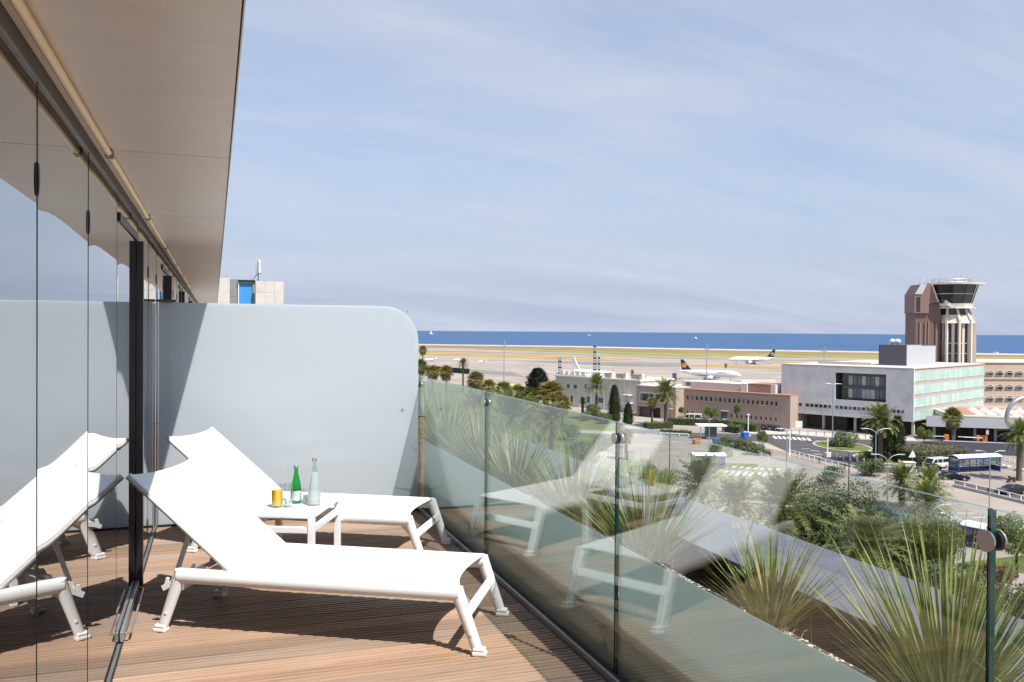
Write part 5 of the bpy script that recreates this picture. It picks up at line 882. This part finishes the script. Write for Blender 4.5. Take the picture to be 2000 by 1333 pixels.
# ================================================================== AIRCRAFT
M['planewhite'] = mat('aircraft_white', (0.80,0.80,0.80), 0.3, spec=0.5); M['navy'] = mat('navy_tail', (0.010,0.012,0.085), 0.35); M['gold'] = mat('golden_disc', (0.75,0.33,0.01), 0.4); M['tailblack'] = mat('black_tail', (0.010,0.011,0.016), 0.35); M['planegrey'] = mat('aircraft_grey', (0.34,0.34,0.35), 0.35)
def plane(pos, heading, s, label, tail, low=0.0):
    e = empty('airliner', pos, heading); e.scale = (s,s,s); tag(e, label, 'airliner', 'airliners on the apron')
    xs = [(-18.2,.12,5.0),(-17,.45,4.85),(-14,1.05,4.45),(-10,1.65,4.0),(-6,1.95,3.8),(10,1.95,3.8),(13.5,1.9,3.75),(15.8,1.55,3.6),(17.2,1.05,3.4),(18.2,.45,3.25),(18.6,.08,3.2)]
    b = MB(); vs = []; n = 18
    for (x, r_, z) in xs: vs += [(x, r_*math.cos(2*math.pi*j/n), z+r_*math.sin(2*math.pi*j/n)) for j in range(n)]
    b.add(vs, [(i*n+j, (i+1)*n+j, (i+1)*n+(j+1)%n, i*n+(j+1)%n) for i in range(len(xs)-1) for j in range(n)]+[tuple(range(n)), tuple(range(len(vs)-1,len(vs)-n-1,-1))]); b.build('fuselage', M['planewhite'], e, smooth=50)
    def surf(name, pts, th, m_, vert=False, parent=None):
        b = MB(); n = len(pts)
        if vert: b.add([(p[0], -th/2, p[1]) for p in pts]+[(p[0], th/2, p[1]) for p in pts], [tuple(range(n)), tuple(range(2*n-1,n-1,-1))]+[(i,(i+1)%n,n+(i+1)%n,n+i) for i in range(n)])
        else: b.add([(p[0],p[1],p[2]) for p in pts]+[(p[0],p[1],p[2]-th) for p in pts], [tuple(range(n)), tuple(range(2*n-1,n-1,-1))]+[(i,n+i,n+(i+1)%n,(i+1)%n) for i in range(n)])
        return b.build(name, M[m_], parent or e)
    for sg in (-1, 1):
        wg = surf('wing', [(4.5,sg*1.2,2.75),(-3.2,sg*1.2,2.65),(-3.8,sg*6,3.05),(-6.4,sg*17,4.1),(-4.6,sg*17.1,4.12)], .28, 'planegrey'); surf('winglet', [(-4.7,4.1),(-6.5,4.1),(-7.0,5.9),(-6.1,5.9)], .12, 'planewhite', True, wg).location.y = sg*17.05
        surf('tailplane', [(-13.2,sg*.6,4.9),(-16.2,sg*.5,4.9),(-17.6,sg*6.2,5.4),(-16.4,sg*6.2,5.4)], .2, 'planewhite'); en = MB(); en.tube([(4.2,sg*5.6,1.55),(3.4,sg*5.6,1.55),(1.0,sg*5.6,1.65),(-0.8,sg*5.6,1.75)], [1.0,1.15,1.05,.6], 14); eo = en.build('engine', M['planewhite'], e, smooth=50); MB().tube([(4.21,sg*5.6,1.55),(4.26,sg*5.6,1.55)], .88, 14).build('intake', M['tailblack'], eo); MB().box(-.8,2.8,sg*5.6-.12,sg*5.6+.12,2.4,2.95).build('pylon', M['planegrey'], eo)
        g_ = MB(); g_.tube([(-1.6,sg*2.6,.5),(-1.6,sg*2.6,2.6)], .14, 6); g_.tube([(-1.6,sg*2.6-.35,.52),(-1.6,sg*2.6+.35,.52)], .52, 12); tag(g_.build('main_gear', M['tailblack'], e), kind='stuff')
    g_ = MB(); g_.tube([(12.6,0,.4),(12.6,0,2.1)], .1, 6); g_.tube([(12.6,-.25,.38),(12.6,.25,.38)], .38, 10); tag(g_.build('nose_gear', M['tailblack'], e), kind='stuff')
    for sg in (-1, 1): MB().add([(17.15,sg*.25,4.28),(17.0,sg*1.0,4.0),(16.1,sg*1.38,4.15),(16.2,sg*.9,4.62),(16.4,sg*.25,4.82)], [(0,1,2,3,4)] if sg > 0 else [(4,3,2,1,0)]).build('cockpit_window', M['win'], e)
    fn_ = surf('fin', [(-10.6,5.4),(-13.6,8.6),(-15.8,11.6),(-17.6,11.6),(-16.6,5.0)], .36, {'crane': 'navy', 'star': 'tailblack'}.get(tail, 'planewhite'), True)
    if tail == 'crane':
        for sg in (-1, 1):
            d = MB(); d.tube([(-15.2,sg*.19,8.2),(-15.2,sg*.22,8.2)], 1.45, 24); o = d.build('emblem_disc', M['gold'], fn_); q = MB(); R_ = 1.12
            for k in range(24): a, c = 2*math.pi*k/24, 2*math.pi*(k+1)/24; q.add([(-15.2+R_*math.cos(a),sg*.225,8.2+R_*math.sin(a)),(-15.2+R_*math.cos(c),sg*.225,8.2+R_*math.sin(c)),(-15.2+(R_+.12)*math.cos(c),sg*.225,8.2+(R_+.12)*math.sin(c)),(-15.2+(R_+.12)*math.cos(a),sg*.225,8.2+(R_+.12)*math.sin(a))], [(0,1,2,3)])
            q.add([(-15.9,sg*.226,7.6),(-15.3,sg*.226,8.0),(-14.5,sg*.226,8.75),(-15.1,sg*.226,8.4),(-15.35,sg*.226,9.0),(-15.5,sg*.226,8.2)], [(0,1,2,3),(0,3,4,5)]); q.build('emblem_bird', M['navy'], fn_)
        for sg in (-1, 1):
            cu = bpy.data.curves.new('title', 'FONT'); cu.body = 'Lufthansa'; cu.size = 1.5; cu.extrude = .01; to = bpy.data.objects.new('title_lettering', cu); col.objects.link(to); to.parent = e; cu.materials.append(M['navy']); to.location = (5.0 if sg < 0 else 11.2, sg*1.90, 4.15); to.rotation_euler = (math.radians(80), 0, 0 if sg < 0 else math.pi); bpy.context.view_layer.update(); me_ = bpy.data.meshes.new_from_object(to.evaluated_get(bpy.context.evaluated_depsgraph_get())); t2_ = put('title_lettering', me_, e, to.location, to.rotation_euler); bpy.data.objects.remove(to)
    if tail == 'star':
        for sg in (-1, 1):
            q = MB()
            for k in range(5):
                a = math.pi/2+2*math.pi*k/5; c = Vector((-15.6,sg*.2,8.0)); t_ = Vector((math.cos(a),0,math.sin(a))); s2 = Vector((math.cos(a+1.25),0,math.sin(a+1.25))); s3 = Vector((math.cos(a-1.25),0,math.sin(a-1.25))); q.add([c+t_*.55, c+t_*.8+s2*.42, c+t_*1.45, c+t_*.8+s3*.42], [(0,1,2,3)])
            q.build('emblem_star', M['planewhite'], fn_)
    wn = MB()
    for sg in (-1, 1):
        for k in range(30): x = -10+k*.78; wn.box(x, x+.28, sg*1.965-.01, sg*1.965+.01, 4.05, 4.42)
    tag(wn.build('cabin_windows', M['winblue'], e), kind='stuff'); return e
def hd(a): v = RH*math.cos(a)-FH*math.sin(a); return math.atan2(v.y, v.x)
p = W(1386, 432); plane(p, hd(math.radians(30)), 0.86, 'white airliner with navy tail and golden disc behind the brown building', 'crane')
p = W(1470, 655); plane(p, hd(math.radians(180+6)), 0.97, 'white airliner with black tail and star emblem out on the taxiway', 'star')
p = W(1160, 405); plane(p, hd(math.radians(58)), 1.0, 'white airliner with white tail nosing out above the pale building', 'plain')
def jet(px_, py_, a, s, label):
    e = empty('business_jet', G(px_, py_), hd(a)); e.scale = (s,s,s); tag(e, label, 'jet', 'small jets on the far apron'); b = MB(); b.tube([(-7,0,2.2),(-5,0,2.0),(-2,0,1.8),(3.5,0,1.7),(5.6,0,1.5),(6.8,0,1.35)], [.15,.6,.9,.9,.6,.08], 12); b.build('fuselage', M['planewhite'], e, smooth=50)
    for sg in (-1, 1):
        MB().add([(1.2,sg*.7,1.2),(-1.8,sg*.7,1.2),(-3.2,sg*6.4,1.5),(-2.2,sg*6.4,1.5),(1.2,sg*.7,1.05),(-1.8,sg*.7,1.05),(-3.2,sg*6.4,1.4),(-2.2,sg*6.4,1.4)], [(0,1,2,3),(7,6,5,4),(0,3,7,4),(1,0,4,5),(2,1,5,6),(3,2,6,7)]).build('wing', M['planewhite'], e); MB().tube([(-2.6,sg*1.25,2.4),(-4.8,sg*1.25,2.4)], .42, 10).build('engine', M['planegrey'], e)
        g_ = MB(); g_.tube([(-1,sg*1.4,0),(-1,sg*1.4,1.3)], .09, 6); g_.build('gear', M['tailblack'], e)
    MB().add([(-4.2,-.1,2.6),(-6.2,-.1,4.9),(-7.6,-.1,4.9),(-6.9,-.1,2.3),(-4.2,.1,2.6),(-6.2,.1,4.9),(-7.6,.1,4.9),(-6.9,.1,2.3)], [(0,1,2,3),(7,6,5,4),(0,4,5,1),(1,5,6,2),(2,6,7,3)]).build('fin', M['planewhite'], e); MB().box(-7.6,-6.4,-2.6,2.6,4.88,4.98).build('tailplane', M['planewhite'], e)
jet(842, 705.5, math.radians(170), 0.75, 'small white jet beside the tallest fan palm'); jet(897, 706.5, math.radians(175), 0.75, 'small white jet above the slim tall palm'); jet(941, 709, math.radians(200), 0.55, 'small white jet left of the floodlight mast')
# ================================================================== VEHICLES
def vehicle(px_, py_, a, paint, label, kind='saloon', group='cars in the car parks', pos=None, name='parked_car'):
    e = empty(name, pos or G(px_, py_), hd(a)); tag(e, label, 'van' if kind == 'van' else 'car', group)
    if kind == 'van': Lh, Wd, low_, roof = 2.45, .95, .95, 1.92; side = [(-2.45,.32),(2.40,.32),(2.46,.72),(2.25,1.02),(-2.42,1.05),(-2.47,.6)]; cab = [(-2.40,1.05),(2.15,1.03),(1.35,1.86),(1.10,1.92),(-2.20,1.94),(-2.33,1.85)]; wx = (1.55,-1.45)
    else: Lh, Wd, roof = 2.3, .88, 1.45; side = [(-2.30,.28),(2.25,.26),(2.32,.55),(2.20,.74),(1.0,.92),(-1.75,.97),(-2.25,.90),(-2.33,.55)]; cab = [(-1.95,.95),(1.05,.91),(.35,1.38),(-.1,1.45),(-.95,1.43),(-1.35,1.36)]; wx = (1.42,-1.38)
    def loft(pts, w0, w1, zlo, zhi):
        n = len(pts); b = MB(); ww = [w0+(w1-w0)*max(0,min(1,(p[1]-zlo)/(zhi-zlo))) for p in pts]; b.add([(p[0],-w,p[1]) for p, w in zip(pts,ww)]+[(p[0],w,p[1]) for p, w in zip(pts,ww)], [tuple(range(n)), tuple(range(2*n-1,n-1,-1))]+[(i,n+i,n+(i+1)%n,(i+1)%n) for i in range(n)]); return b
    bd = loft(side, Wd, Wd*.985, .3, 1.0).build('body', paint, e, bevel=.06); cbn = loft(cab, Wd*.95, Wd*.74 if kind != 'van' else Wd*.86, cab[0][1], roof).build('cabin', paint, e, bevel=.05)
    zl, zh = cab[0][1], roof; w0, w1 = Wd*.95, (Wd*.74 if kind != 'van' else Wd*.86)
    def wy(z): return w0+(w1-w0)*(z-zl)/(zh-zl)+.012
    za, zc = (zl+.05, zh-.12) if kind != 'van' else (zl+.10, zh-.18)
    quads = [(-1.55,-.98,-.90,-.55,0),(-.82,-.08,-.50,-.12,0),(.0,.80,-.05,.28,0)] if kind != 'van' else [(-2.15,-.75,-2.1,-.8,0),(-.6,.55,-.6,.5,0),(.7,1.85,.65,1.30,0)]
    for sg in (-1, 1):
        for (b0, b1, t0, t1, _) in quads:
            m_ = MB(); m_.add([(b0,sg*wy(za),za),(b1,sg*wy(za),za),(t1,sg*wy(zc),zc),(t0,sg*wy(zc),zc)], [(0,1,2,3)] if sg < 0 else [(3,2,1,0)]); m_.build('side_window', M['win'], e)
        for x in wx:
            t_ = MB(); t_.tube([(x,sg*(Wd-.20),.32),(x,sg*(Wd+.012),.32)], .325, 18); to = t_.build('wheel', M['rubber'], e, smooth=40); MB().tube([(x,sg*(Wd+.013),.32),(x,sg*(Wd+.022),.32)], .21, 14).build('rim', M['alu'], to)
        MB().box(Lh-.10, Lh+.035, sg*(Wd-.36)-.16, sg*(Wd-.36)+.16, .60, .72).build('headlight', M['ltgrey'], e); MB().box(-Lh-.045, -Lh+.05, sg*(Wd-.28)-.12, sg*(Wd-.28)+.12, .70 if kind != 'van' else .95, .84 if kind != 'van' else 1.25).build('tail_light', M['taillight'], e); MB().box(.72 if kind != 'van' else 1.7, .88 if kind != 'van' else 1.85, sg*(Wd+.02)-.08, sg*(Wd+.02)+.08, .95, 1.08).build('mirror', paint, e)
    if kind == 'van': fa, fb, ra, rb = (2.12,1.06),(1.40,1.82),(-2.41,1.15),(-2.35,1.78)
    else: fa, fb, ra, rb = (1.02,.945),(.40,1.37),(-1.90,.985),(-1.38,1.34)
    def pane(p, q, sx): dz_, dx_ = q[1]-p[1], q[0]-p[0]; l = math.hypot(dx_,dz_); o = (abs(dz_)/l*.02*sx, .02*abs(dx_)/l+.004); f_ = .84; m_ = MB(); m_.add([(p[0]+o[0],-wy(p[1])*f_,p[1]+o[1]),(p[0]+o[0],wy(p[1])*f_,p[1]+o[1]),(q[0]+o[0],wy(q[1])*f_,q[1]+o[1]),(q[0]+o[0],-wy(q[1])*f_,q[1]+o[1])], [(0,1,2,3)]); return m_
    pane(fa, fb, 1).build('windscreen', M['win'], e); pane(ra, rb, -1).build('rear_window', M['win'], e); return e
M['taillight'] = mat('red_tail_light', (0.30,0.012,0.010), 0.3)
def paint(n, c): return mat(n, c, 0.22, 0.1, coat=0.6)
PB, PW, PS, PR, PD = paint('black_car_paint',(0.008,0.009,0.013)), paint('white_car_paint',(0.72,0.72,0.72)), paint('silver_car_paint',(0.50,0.56,0.58)), paint('dark_red_car_paint',(0.16,0.012,0.022)), paint('dark_grey_car_paint',(0.03,0.032,0.038))
vehicle(1828, 915, math.radians(155), PW, 'white passenger van parked behind two black saloons', 'van', name='passenger_van'); vehicle(1812, 921, math.radians(160), PB, 'black saloon parked right beside the white van'); vehicle(1863, 937.5, math.radians(18), PB, 'black saloon driving out past the date palm'); vehicle(1976, 965, math.radians(168), PB, 'glossy black saloon at the picture edge on the access road')
vehicle(1835, 1021, math.radians(10), PS, 'pale silver car half hidden by a date palm'); vehicle(1888, 1046, math.radians(165), PD, 'dark car with black roof behind the near shelter'); vehicle(1733, 1012, math.radians(30), paint('bright_blue_car_paint',(0.01,0.17,0.32)), 'bright blue car hidden in the trees')
vehicle(1352, 827, math.radians(200), PW, 'tall white delivery van before the brown building', 'van', name='delivery_van').scale = (1.1,1.1,1.35); vehicle(1414, 829, math.radians(185), PW, 'white car outside the brown building door')
for (x, y, c, lab) in ((1486, 839, PR, 'dark red car parked against the brown building'), (1497, 840.5, PD, 'dark grey car parked next to the red car'), (1508, 841.5, PB, 'black car third from the red car'), (1518, 842.5, PD, 'grey car at the end of the parked row by the undercroft')): vehicle(x, y, math.radians(75), c, lab, group='cars parked by the brown building')
mb = empty('motorbike', G(1975, 943), hd(math.radians(160))); tag(mb, 'black motor scooter parked beside the palm shadow', 'motorbike')
for x in (-.65,.65): MB().tube([(x,-.06,.3),(x,.06,.3)], .3, 16).build('wheel', M['rubber'], mb)
b = MB(); b.bar((-.75,0,.75),(.1,0,.72),.32,.3); b.build('seat', M['black'], mb, bevel=.05); b = MB(); b.bar((.1,0,.45),(.5,0,1.05),.4,.16); b.build('front_shield', PD, mb, bevel=.04); MB().bar((.48,-.35,1.1),(.48,.35,1.1),.05,.05).build('handlebar', M['black'], mb); MB().box(-.6,.45,-.16,.16,.32,.56).build('frame', PD, mb, bevel=.05)
# ================================================================== STREET FURNITURE
M['bluepaint'] = mat('blue_painted_steel', (0.018,0.055,0.23), 0.4); M['galv'] = mat('galvanised_pole', (0.33,0.37,0.40), 0.45, 0.4); M['brownpole'] = mat('brown_pole', (0.07,0.05,0.05), 0.6); M['canopy'] = mat('white_canopy', (0.78,0.78,0.77), 0.5); M['screenglass'] = glass('shelter_glass', (0.55,0.62,0.62), base=0.12)
def shelter(x0, x1, d0, d1, label, depth=2.0, h=2.5):
    A, B = W(x0, d0), W(x1, d1); v = B-A; L = v.length; e = empty('car_park_shelter', A, math.atan2(v.y, v.x)); tag(e, label, 'shelter', 'blue car park shelters')
    def roof(u, t): g = math.pi*(0.08+0.84*t); return (-.25+(L+.5)*u, depth/2-math.cos(g)*(depth/2+.25), h-.42+.62*math.sin(g))
    MB().slab(roof, 2, 12, (0,0,.06)).build('roof', M['canopy'], e, smooth=40); MB().box(-.2,L+.2,-.22,-.12,h-.48,h-.22).build('fascia', M['bluepaint'], e)
    for u in (0, L):
        for y in (0, depth): MB().box(u-.06,u+.06,y-.06,y+.06,0,h-.3).build('post', M['bluepaint'], e)
        b = MB(); n = 10; P = [(y_, z_) for (_, y_, z_) in [roof(0, k/n) for k in range(n+1)]]; b.add([(u,y,z-.07) for y, z in P], [tuple(range(n+1))]); b.build('gable', M['bluepaint'], e); MB().box(u-.03,u+.03,.1,depth-.1,.1,1.05).build('end_panel', M['bluepaint'], e); MB().box(u-.012,u+.012,.1,depth-.1,1.1,h-.5).build('end_glass', M['screenglass'], e)
    n = max(3, int(L/1.4))
    for k in range(n): a, c = L*k/n, L*(k+1)/n; MB().box(a+.05,c-.05,depth-.03,depth+.03,.1,.75).build('back_panel', M['bluepaint'], e); MB().box(a+.05,c-.05,depth-.012,depth+.012,.8,h-.4).build('back_glass', M['screenglass'], e); MB().box(c-.04,c+.04,depth-.05,depth+.05,0,h-.35).build('mullion', M['bluepaint'], e)
    return e
shelter(1357, 1418, 150, 150, 'blue shelter with curved white roof amid the car park bays'); shelter(1876, 1957, 146.5, 149, 'long blue shelter with glazed back beside the brown hedge', 2.2, 2.9); shelter(1885, 1945, 97, 94, 'near blue shelter half hidden behind the round glass clamp')
def lamp(px_, dist, z, arms, label, col_='galv', r_=.09, reach=2.0, rise=0.9, base=None):
    p = base or W(px_, dist); e = empty('street_lamp', p, math.atan2(RH.y, RH.x)); tag(e, label, 'street lamp', 'street lamps'); MB().tube([(0,0,0),(0,0,z-rise if arms else z)], [r_, r_*.65], 8).build('pole', M[col_], e, smooth=50); MB().tube([(0,0,0),(0,0,.5)], r_*1.5, 8).build('base', M[col_], e)
    for sg in arms:
        pts = [(sg*reach*(1-math.cos(t)), 0, z-rise+rise*math.sin(t)) for t in [math.pi/2*k/8 for k in range(9)]]; a = MB(); a.tube(pts, r_*.55, 6); ao = a.build('arm', M[col_], e, smooth=50); h_ = MB(); h_.box(sg*reach-.1 if sg > 0 else sg*reach-.55, sg*reach+.55 if sg > 0 else sg*reach+.1, -.13, .13, z-.09, z+.04); h_.build('lamp_head', M['ltgrey'], ao, bevel=.03)
    if not arms: MB().box(-.15,.5,-.1,.1,z-.02,z+.1).build('lamp_head', M['ltgrey'], e)
lamp(1310, 133, 12, (), 'dark plain lamp pole rising over the weeping tree', 'brownpole'); lamp(1387, 165, 7.2, (), 'slim lamp pole behind the blue shelter amid the bays'); lamp(1539, 135, 8.9, (-1,1), 'twin-arm lamp at the start of the white railing', 'galv', .12, 1.1, .8); lamp(1661, 116, 7.9, (), 'brown pole standing in the olive crown', 'brownpole', .1); lamp(1713, 143, 8.1, (-1,1), 'twin-arm lamp before the ivy columns', 'galv', .1, 2.0, .9); lamp(1737, 116, 7.6, (-1,1), 'twin-arm lamp over the lawn island', 'galv', .1, 1.75, 1.2); lamp(1937, 116, 8.2, (-1,1), 'twin-arm lamp in front of the long blue shelter', 'galv', .09, 1.5, 1.3); lamp(1820, 82, 7.6, (1,), 'single-arm lamp curving over a date palm', 'galv', .1, 1.5, 1.6); lamp(1628, 183, 13.2, (-1,1), 'tall pale lamp in front of the concrete block', 'galv', .12, 1.3, .3)
for (x, y) in ((1461, 852), (1616, 893), (1542, 890)): 
    o = empty('white_post', G(x, y)); tag(o, {1461: 'white post with globe beside the planted verge hedge', 1616: 'thick white post on a stone base at the railing bend', 1542: 'white post at the start of the railing'}[x], 'post'); MB().tube([(0,0,0),(0,0,4.6 if x == 1461 else 4.2)], .13, 8).build('shaft', M['canopy'], o); MB().box(-.5,.5,-.4,.4,0,.9 if x == 1616 else .25).build('base', M['cream'], o)
    if x == 1461: MB().lathe([(.02,4.6),(.26,4.75),(.3,4.9),(.2,5.1),(.02,5.15)], 12).build('globe', M['canopy'], o)
def mast(px_, dist, z, label):
    e = empty('floodlight_mast', W(px_, dist), math.atan2(RH.y, RH.x)); tag(e, label, 'mast', 'apron floodlight masts'); MB().tube([(0,0,0),(0,0,z)], [.3,.14], 8).build('pole', M['galv'], e); MB().tube([(0.55,0,z-3),(0.55,0,z-.3)], .1, 6).build('lightning_rod', M['galv'], e)
    for k in range(4): MB().box(-1.5+k*.8,-.9+k*.8,-.4,.4,z-3.1,z-2.6).build('floodlight', M['ltgrey'], e)
mast(985, 377, 20.2, 'tall floodlight mast between the slim palm and the dark conifer'); mast(1381, 421, 18.6, 'tall floodlight mast in front of the airliner with golden disc'); mast(1610, 455, 17.2, 'floodlight mast behind the concrete block roof')
def railing(pts, label, h=1.0, step=1.9, solid=False):
    P = [G(x, y) for x, y in pts]; o = P[0]; e = empty('railing', o); tag(e, label, 'railing', 'white railings'); up = Vector((0,0,1))
    for a, c in zip(P[:-1], P[1:]):
        L = (c-a).length; n = max(1, round(L/step))
        for k in range(n+1): p = a.lerp(c, k/n)-o; MB().bar(p, p+up*h, .12, .12, up=(1,0,0)).build('post', M['canopy'], e)
        for z in ((h, .50) if not solid else (h,)): MB().tube([a-o+up*z, c-o+up*z], .055, 6).build('rail', M['canopy'], e)
        if solid: MB().bar(a-o+up*.22, c-o+up*.22, .3, .44).build('kerb_wall', M['kerb'], e)
railing([(1543,889),(1600,905),(1650,917),(1690,927)], 'white railing curving along the road edge'); railing([(1700,916),(1745,918),(1790,930)], 'white railing in front of the lawn island'); railing([(1862,951),(1930,967),(2040,994)], 'white railing on a low wall beside the access road', 1.1, 2.2, True); railing([(1405,866),(1450,881),(1500,897)], 'white railing along the planted verge', .8, 2.5); railing([(1290,850),(1345,853)], 'low white railing before the flower bed', .6, 2.5); railing([(1945,896),(1990,908)], 'white railing beside the long blue shelter', .9, 1.5)
for i in range(7):
    x, y = 1622+i*13, 893+i*2.6; MB_ = MB().tube([(0,0,0),(0,0,.95)], .13, 8); o = MB_.build('bollard', M['canopy'], None, loc=G(x, y)); tag(o, 'white bollard in the row lining the bend in the road', 'bollard', 'white bollards at the bend')
for i in range(14):
    x, y = 1546+i*16, 849+i*.95; o = MB().lathe([(.07,0),(.07,.8),(.09,.85),(.02,.95)], 8).build('bollard', M['brownpole'], None, loc=G(x, y)); o.location.z = .14; tag(o, 'dark bollard in the row along the pavement before the concrete block', 'bollard', 'dark pavement bollards')
def sign(px_, py_, label, face, z=1.6, s=.5, m_='bluesign', post=True):
    e = empty('road_sign', G(px_, py_), math.atan2(RH.y, RH.x)); tag(e, label, 'sign'); MB().tube([(0,0,0),(0,0,z)], .035, 6).build('post', M['galv'], e); b = MB(); n = len(face); b.add([(p[0]*s,-.06,z+p[1]*s) for p in face]+[(p[0]*s,-.04,z+p[1]*s) for p in face], [tuple(range(n)), tuple(range(2*n-1,n-1,-1))]+[(i,n+i,n+(i+1)%n,(i+1)%n) for i in range(n)]); return e, b.build('plate', M[m_], e)
M['bluesign'] = mat('blue_sign_plate', (0.02,0.13,0.50), 0.4); disc = [(math.cos(2*math.pi*k/20), math.sin(2*math.pi*k/20)) for k in range(20)]
e, pl = sign(1645, 874, 'round blue keep-left sign on the roundabout', disc, 1.2, .62); MB().add([(-.4,-.07,1.14),(.3,-.07,1.14),(.3,-.07,1.28),(-.4,-.07,1.28)], [(0,1,2,3)]).build('bar', M['paint'], pl); sign(1630, 874, 'dark sign plate at the left end of the roundabout', [(-1,-.6),(1,-.6),(1,.6),(-1,.6)], .9, .7, 'anth'); sign(1782, 911, 'white triangular sign beside the brown hedge', [(-1,-.8),(1,-.8),(0,1)], 2.2, .75, 'paint'); sign(1560, 851, 'white square direction sign before the undercroft', [(-1,-1),(1,-1),(1,1),(-1,1)], 2.6, .8, 'paint'); sign(1928, 866, 'small pale sign in front of the grey wall', [(-.6,-1),(.6,-1),(.6,1),(-.6,1)], 2.4, .5, 'kerb')
# ring sculpture
rg = empty('ring_sculpture', W(2003, 150), math.atan2(RH.y, RH.x)); tag(rg, 'large polished steel ring sculpture cut by the picture edge', 'sculpture'); zc = ZH(2003, 812, 150)
ring = [(3.1*math.cos(t), .25*math.sin(2*t), zc+3.1*math.sin(t)) for t in [2*math.pi*k/48 for k in range(49)]]; MB().tube(ring, .38, 12, cap=False).build('ring', M['alu'], rg, smooth=60); MB().tube([(0,0,0),(0,0,zc-3.0)], .3, 10).build('stem', M['alu'], rg); MB().lathe([(1.4,0),(1.4,.4),(1.2,.5)], 20).build('plinth', M['kerb'], rg)
# stone cabinet, bus stop kiosk, barriers, canopy
o = MB().box(-1.2,1.2,-.8,.8,0,1.3); o.box(-1.3,1.3,-.9,.9,1.301,1.42); o = o.build('stone_cabinet', M['cream'], None, loc=G(1772, 918), rz=hd(math.radians(10)), bevel=.03); tag(o, 'small cream cabinet beside the triangular sign', 'cabinet', kind=None)
ks = empty('ticket_kiosk', G(1388, 858), hd(0)); tag(ks, 'open kiosk with flat pale canopy among bicycles', 'kiosk'); MB().box(-3.2,3.2,-2,2,3.0,3.3).build('canopy', M['canopy'], ks, bevel=.05); MB().box(-1.2,1.2,-.8,.8,0,2.9).build('cabin', M['winblue'], ks)
for x in (-2.6,2.6): MB().tube([(x,-1.5,0),(x,-1.5,3)], .08, 6).build('post', M['galv'], ks)
for (x, y, c, lab) in ((1400, 869, 'bluesign', 'blue litter container beside the kiosk'), (1360, 868, 'orange', 'orange container before the kiosk'), (1455, 856, 'bluesign', 'blue container by the white globe post')):
    if c == 'orange': M['orange'] = mat('orange_plastic', (0.52,0.16,0.03), .6)
    b = MB(); b.add([(-.6,-.5,0),(.6,-.5,0),(.6,.5,0),(-.6,.5,0),(-.75,-.6,1.1),(.75,-.6,1.1),(.75,.6,1.1),(-.75,.6,1.1)], [(0,3,2,1),(0,1,5,4),(1,2,6,5),(2,3,7,6),(3,0,4,7)]); b.box(-.78,.78,-.64,.64,1.101,1.25); tag(b.build('container', M[c], None, loc=G(x, y)), lab, 'container')
for (x, y, lab) in ((1848, 862, 'orange barrier post beside the fan palm trunk'), (1910, 864, 'orange barrier post above the long blue shelter'), (1922, 865, 'orange and white barrier post next to the sign')):
    e = empty('barrier_post', G(x, y), hd(math.radians(5))); tag(e, lab, 'barrier'); MB().box(-.45,.45,-.4,.4,0,1.5).build('housing', M['orange'], e, bevel=.05); MB().bar((-.5,-.5,1.1),(-4.5,-.5,1.2),.1,.14).build('boom', M['canopy'], e)
yc = Fac(999, 262, 1013, 262, 'yellow_canopy', 'yellow awning between the golden palms', 'canopy'); M['yellow'] = mat('yellow_awning', (0.62,0.55,0.10), .7); z = yc.uz(1006, 752)[1]; b = MB(); b.add([(0,0,z-.6),(yc.L,0,z-.6),(yc.L,3,z),(0,3,z),(0,0,z-.7),(yc.L,0,z-.7),(yc.L,3,z-.1),(0,3,z-.1)], [(0,1,2,3),(7,6,5,4),(0,4,5,1),(1,5,6,2),(2,6,7,3),(3,7,4,0)]); b.build('cloth', M['yellow'], yc.e)
for u_ in (0.1, yc.L-.1): MB().tube([(u_,.1,0),(u_,.1,z-.7)], .05, 6).build('post', M['galv'], yc.e)
# boats far out at sea
def boat(px_, dist, s, label, sail=False):
    e = empty('boat', W(px_, dist, -2.5), random.uniform(0,3)); e.scale = (s,s,s); tag(e, label, 'boat', 'white boats at sea'); b = MB(); b.add([(-7,-2,0),(5,-2,0),(9,0,0),(5,2,0),(-7,2,0),(-7,-2.3,2.2),(5,-2.4,2.4),(10,0,2.8),(5,2.4,2.4),(-7,2.3,2.2)], [(0,1,6,5),(1,2,7,6),(2,3,8,7),(3,4,9,8),(4,0,5,9),(5,6,7,8,9)]); b.build('hull', M['planewhite'], e); MB().box(-4,3,-1.5,1.5,2.2,4.2).build('cabin', M['planewhite'], e, bevel=.2)
    if sail: MB().add([(1,0,3),(-5,.1,3),(1,0,15),(1.1,.1,3)], [(0,1,2),(3,2,1),(0,2,3)]).build('sail', M['canopy'], e)
boat(1150, 5200, 1.6, 'white motor yacht on the sea above the tallest sign mast'); boat(1358, 3600, 1.5, 'white motor boat on the sea near the floodlight mast'); boat(842, 6000, 2.0, 'white sail on the horizon beside the frosted screen', True); boat(1945, 1150, .7, 'white motor boat close to the shore right of the tower')
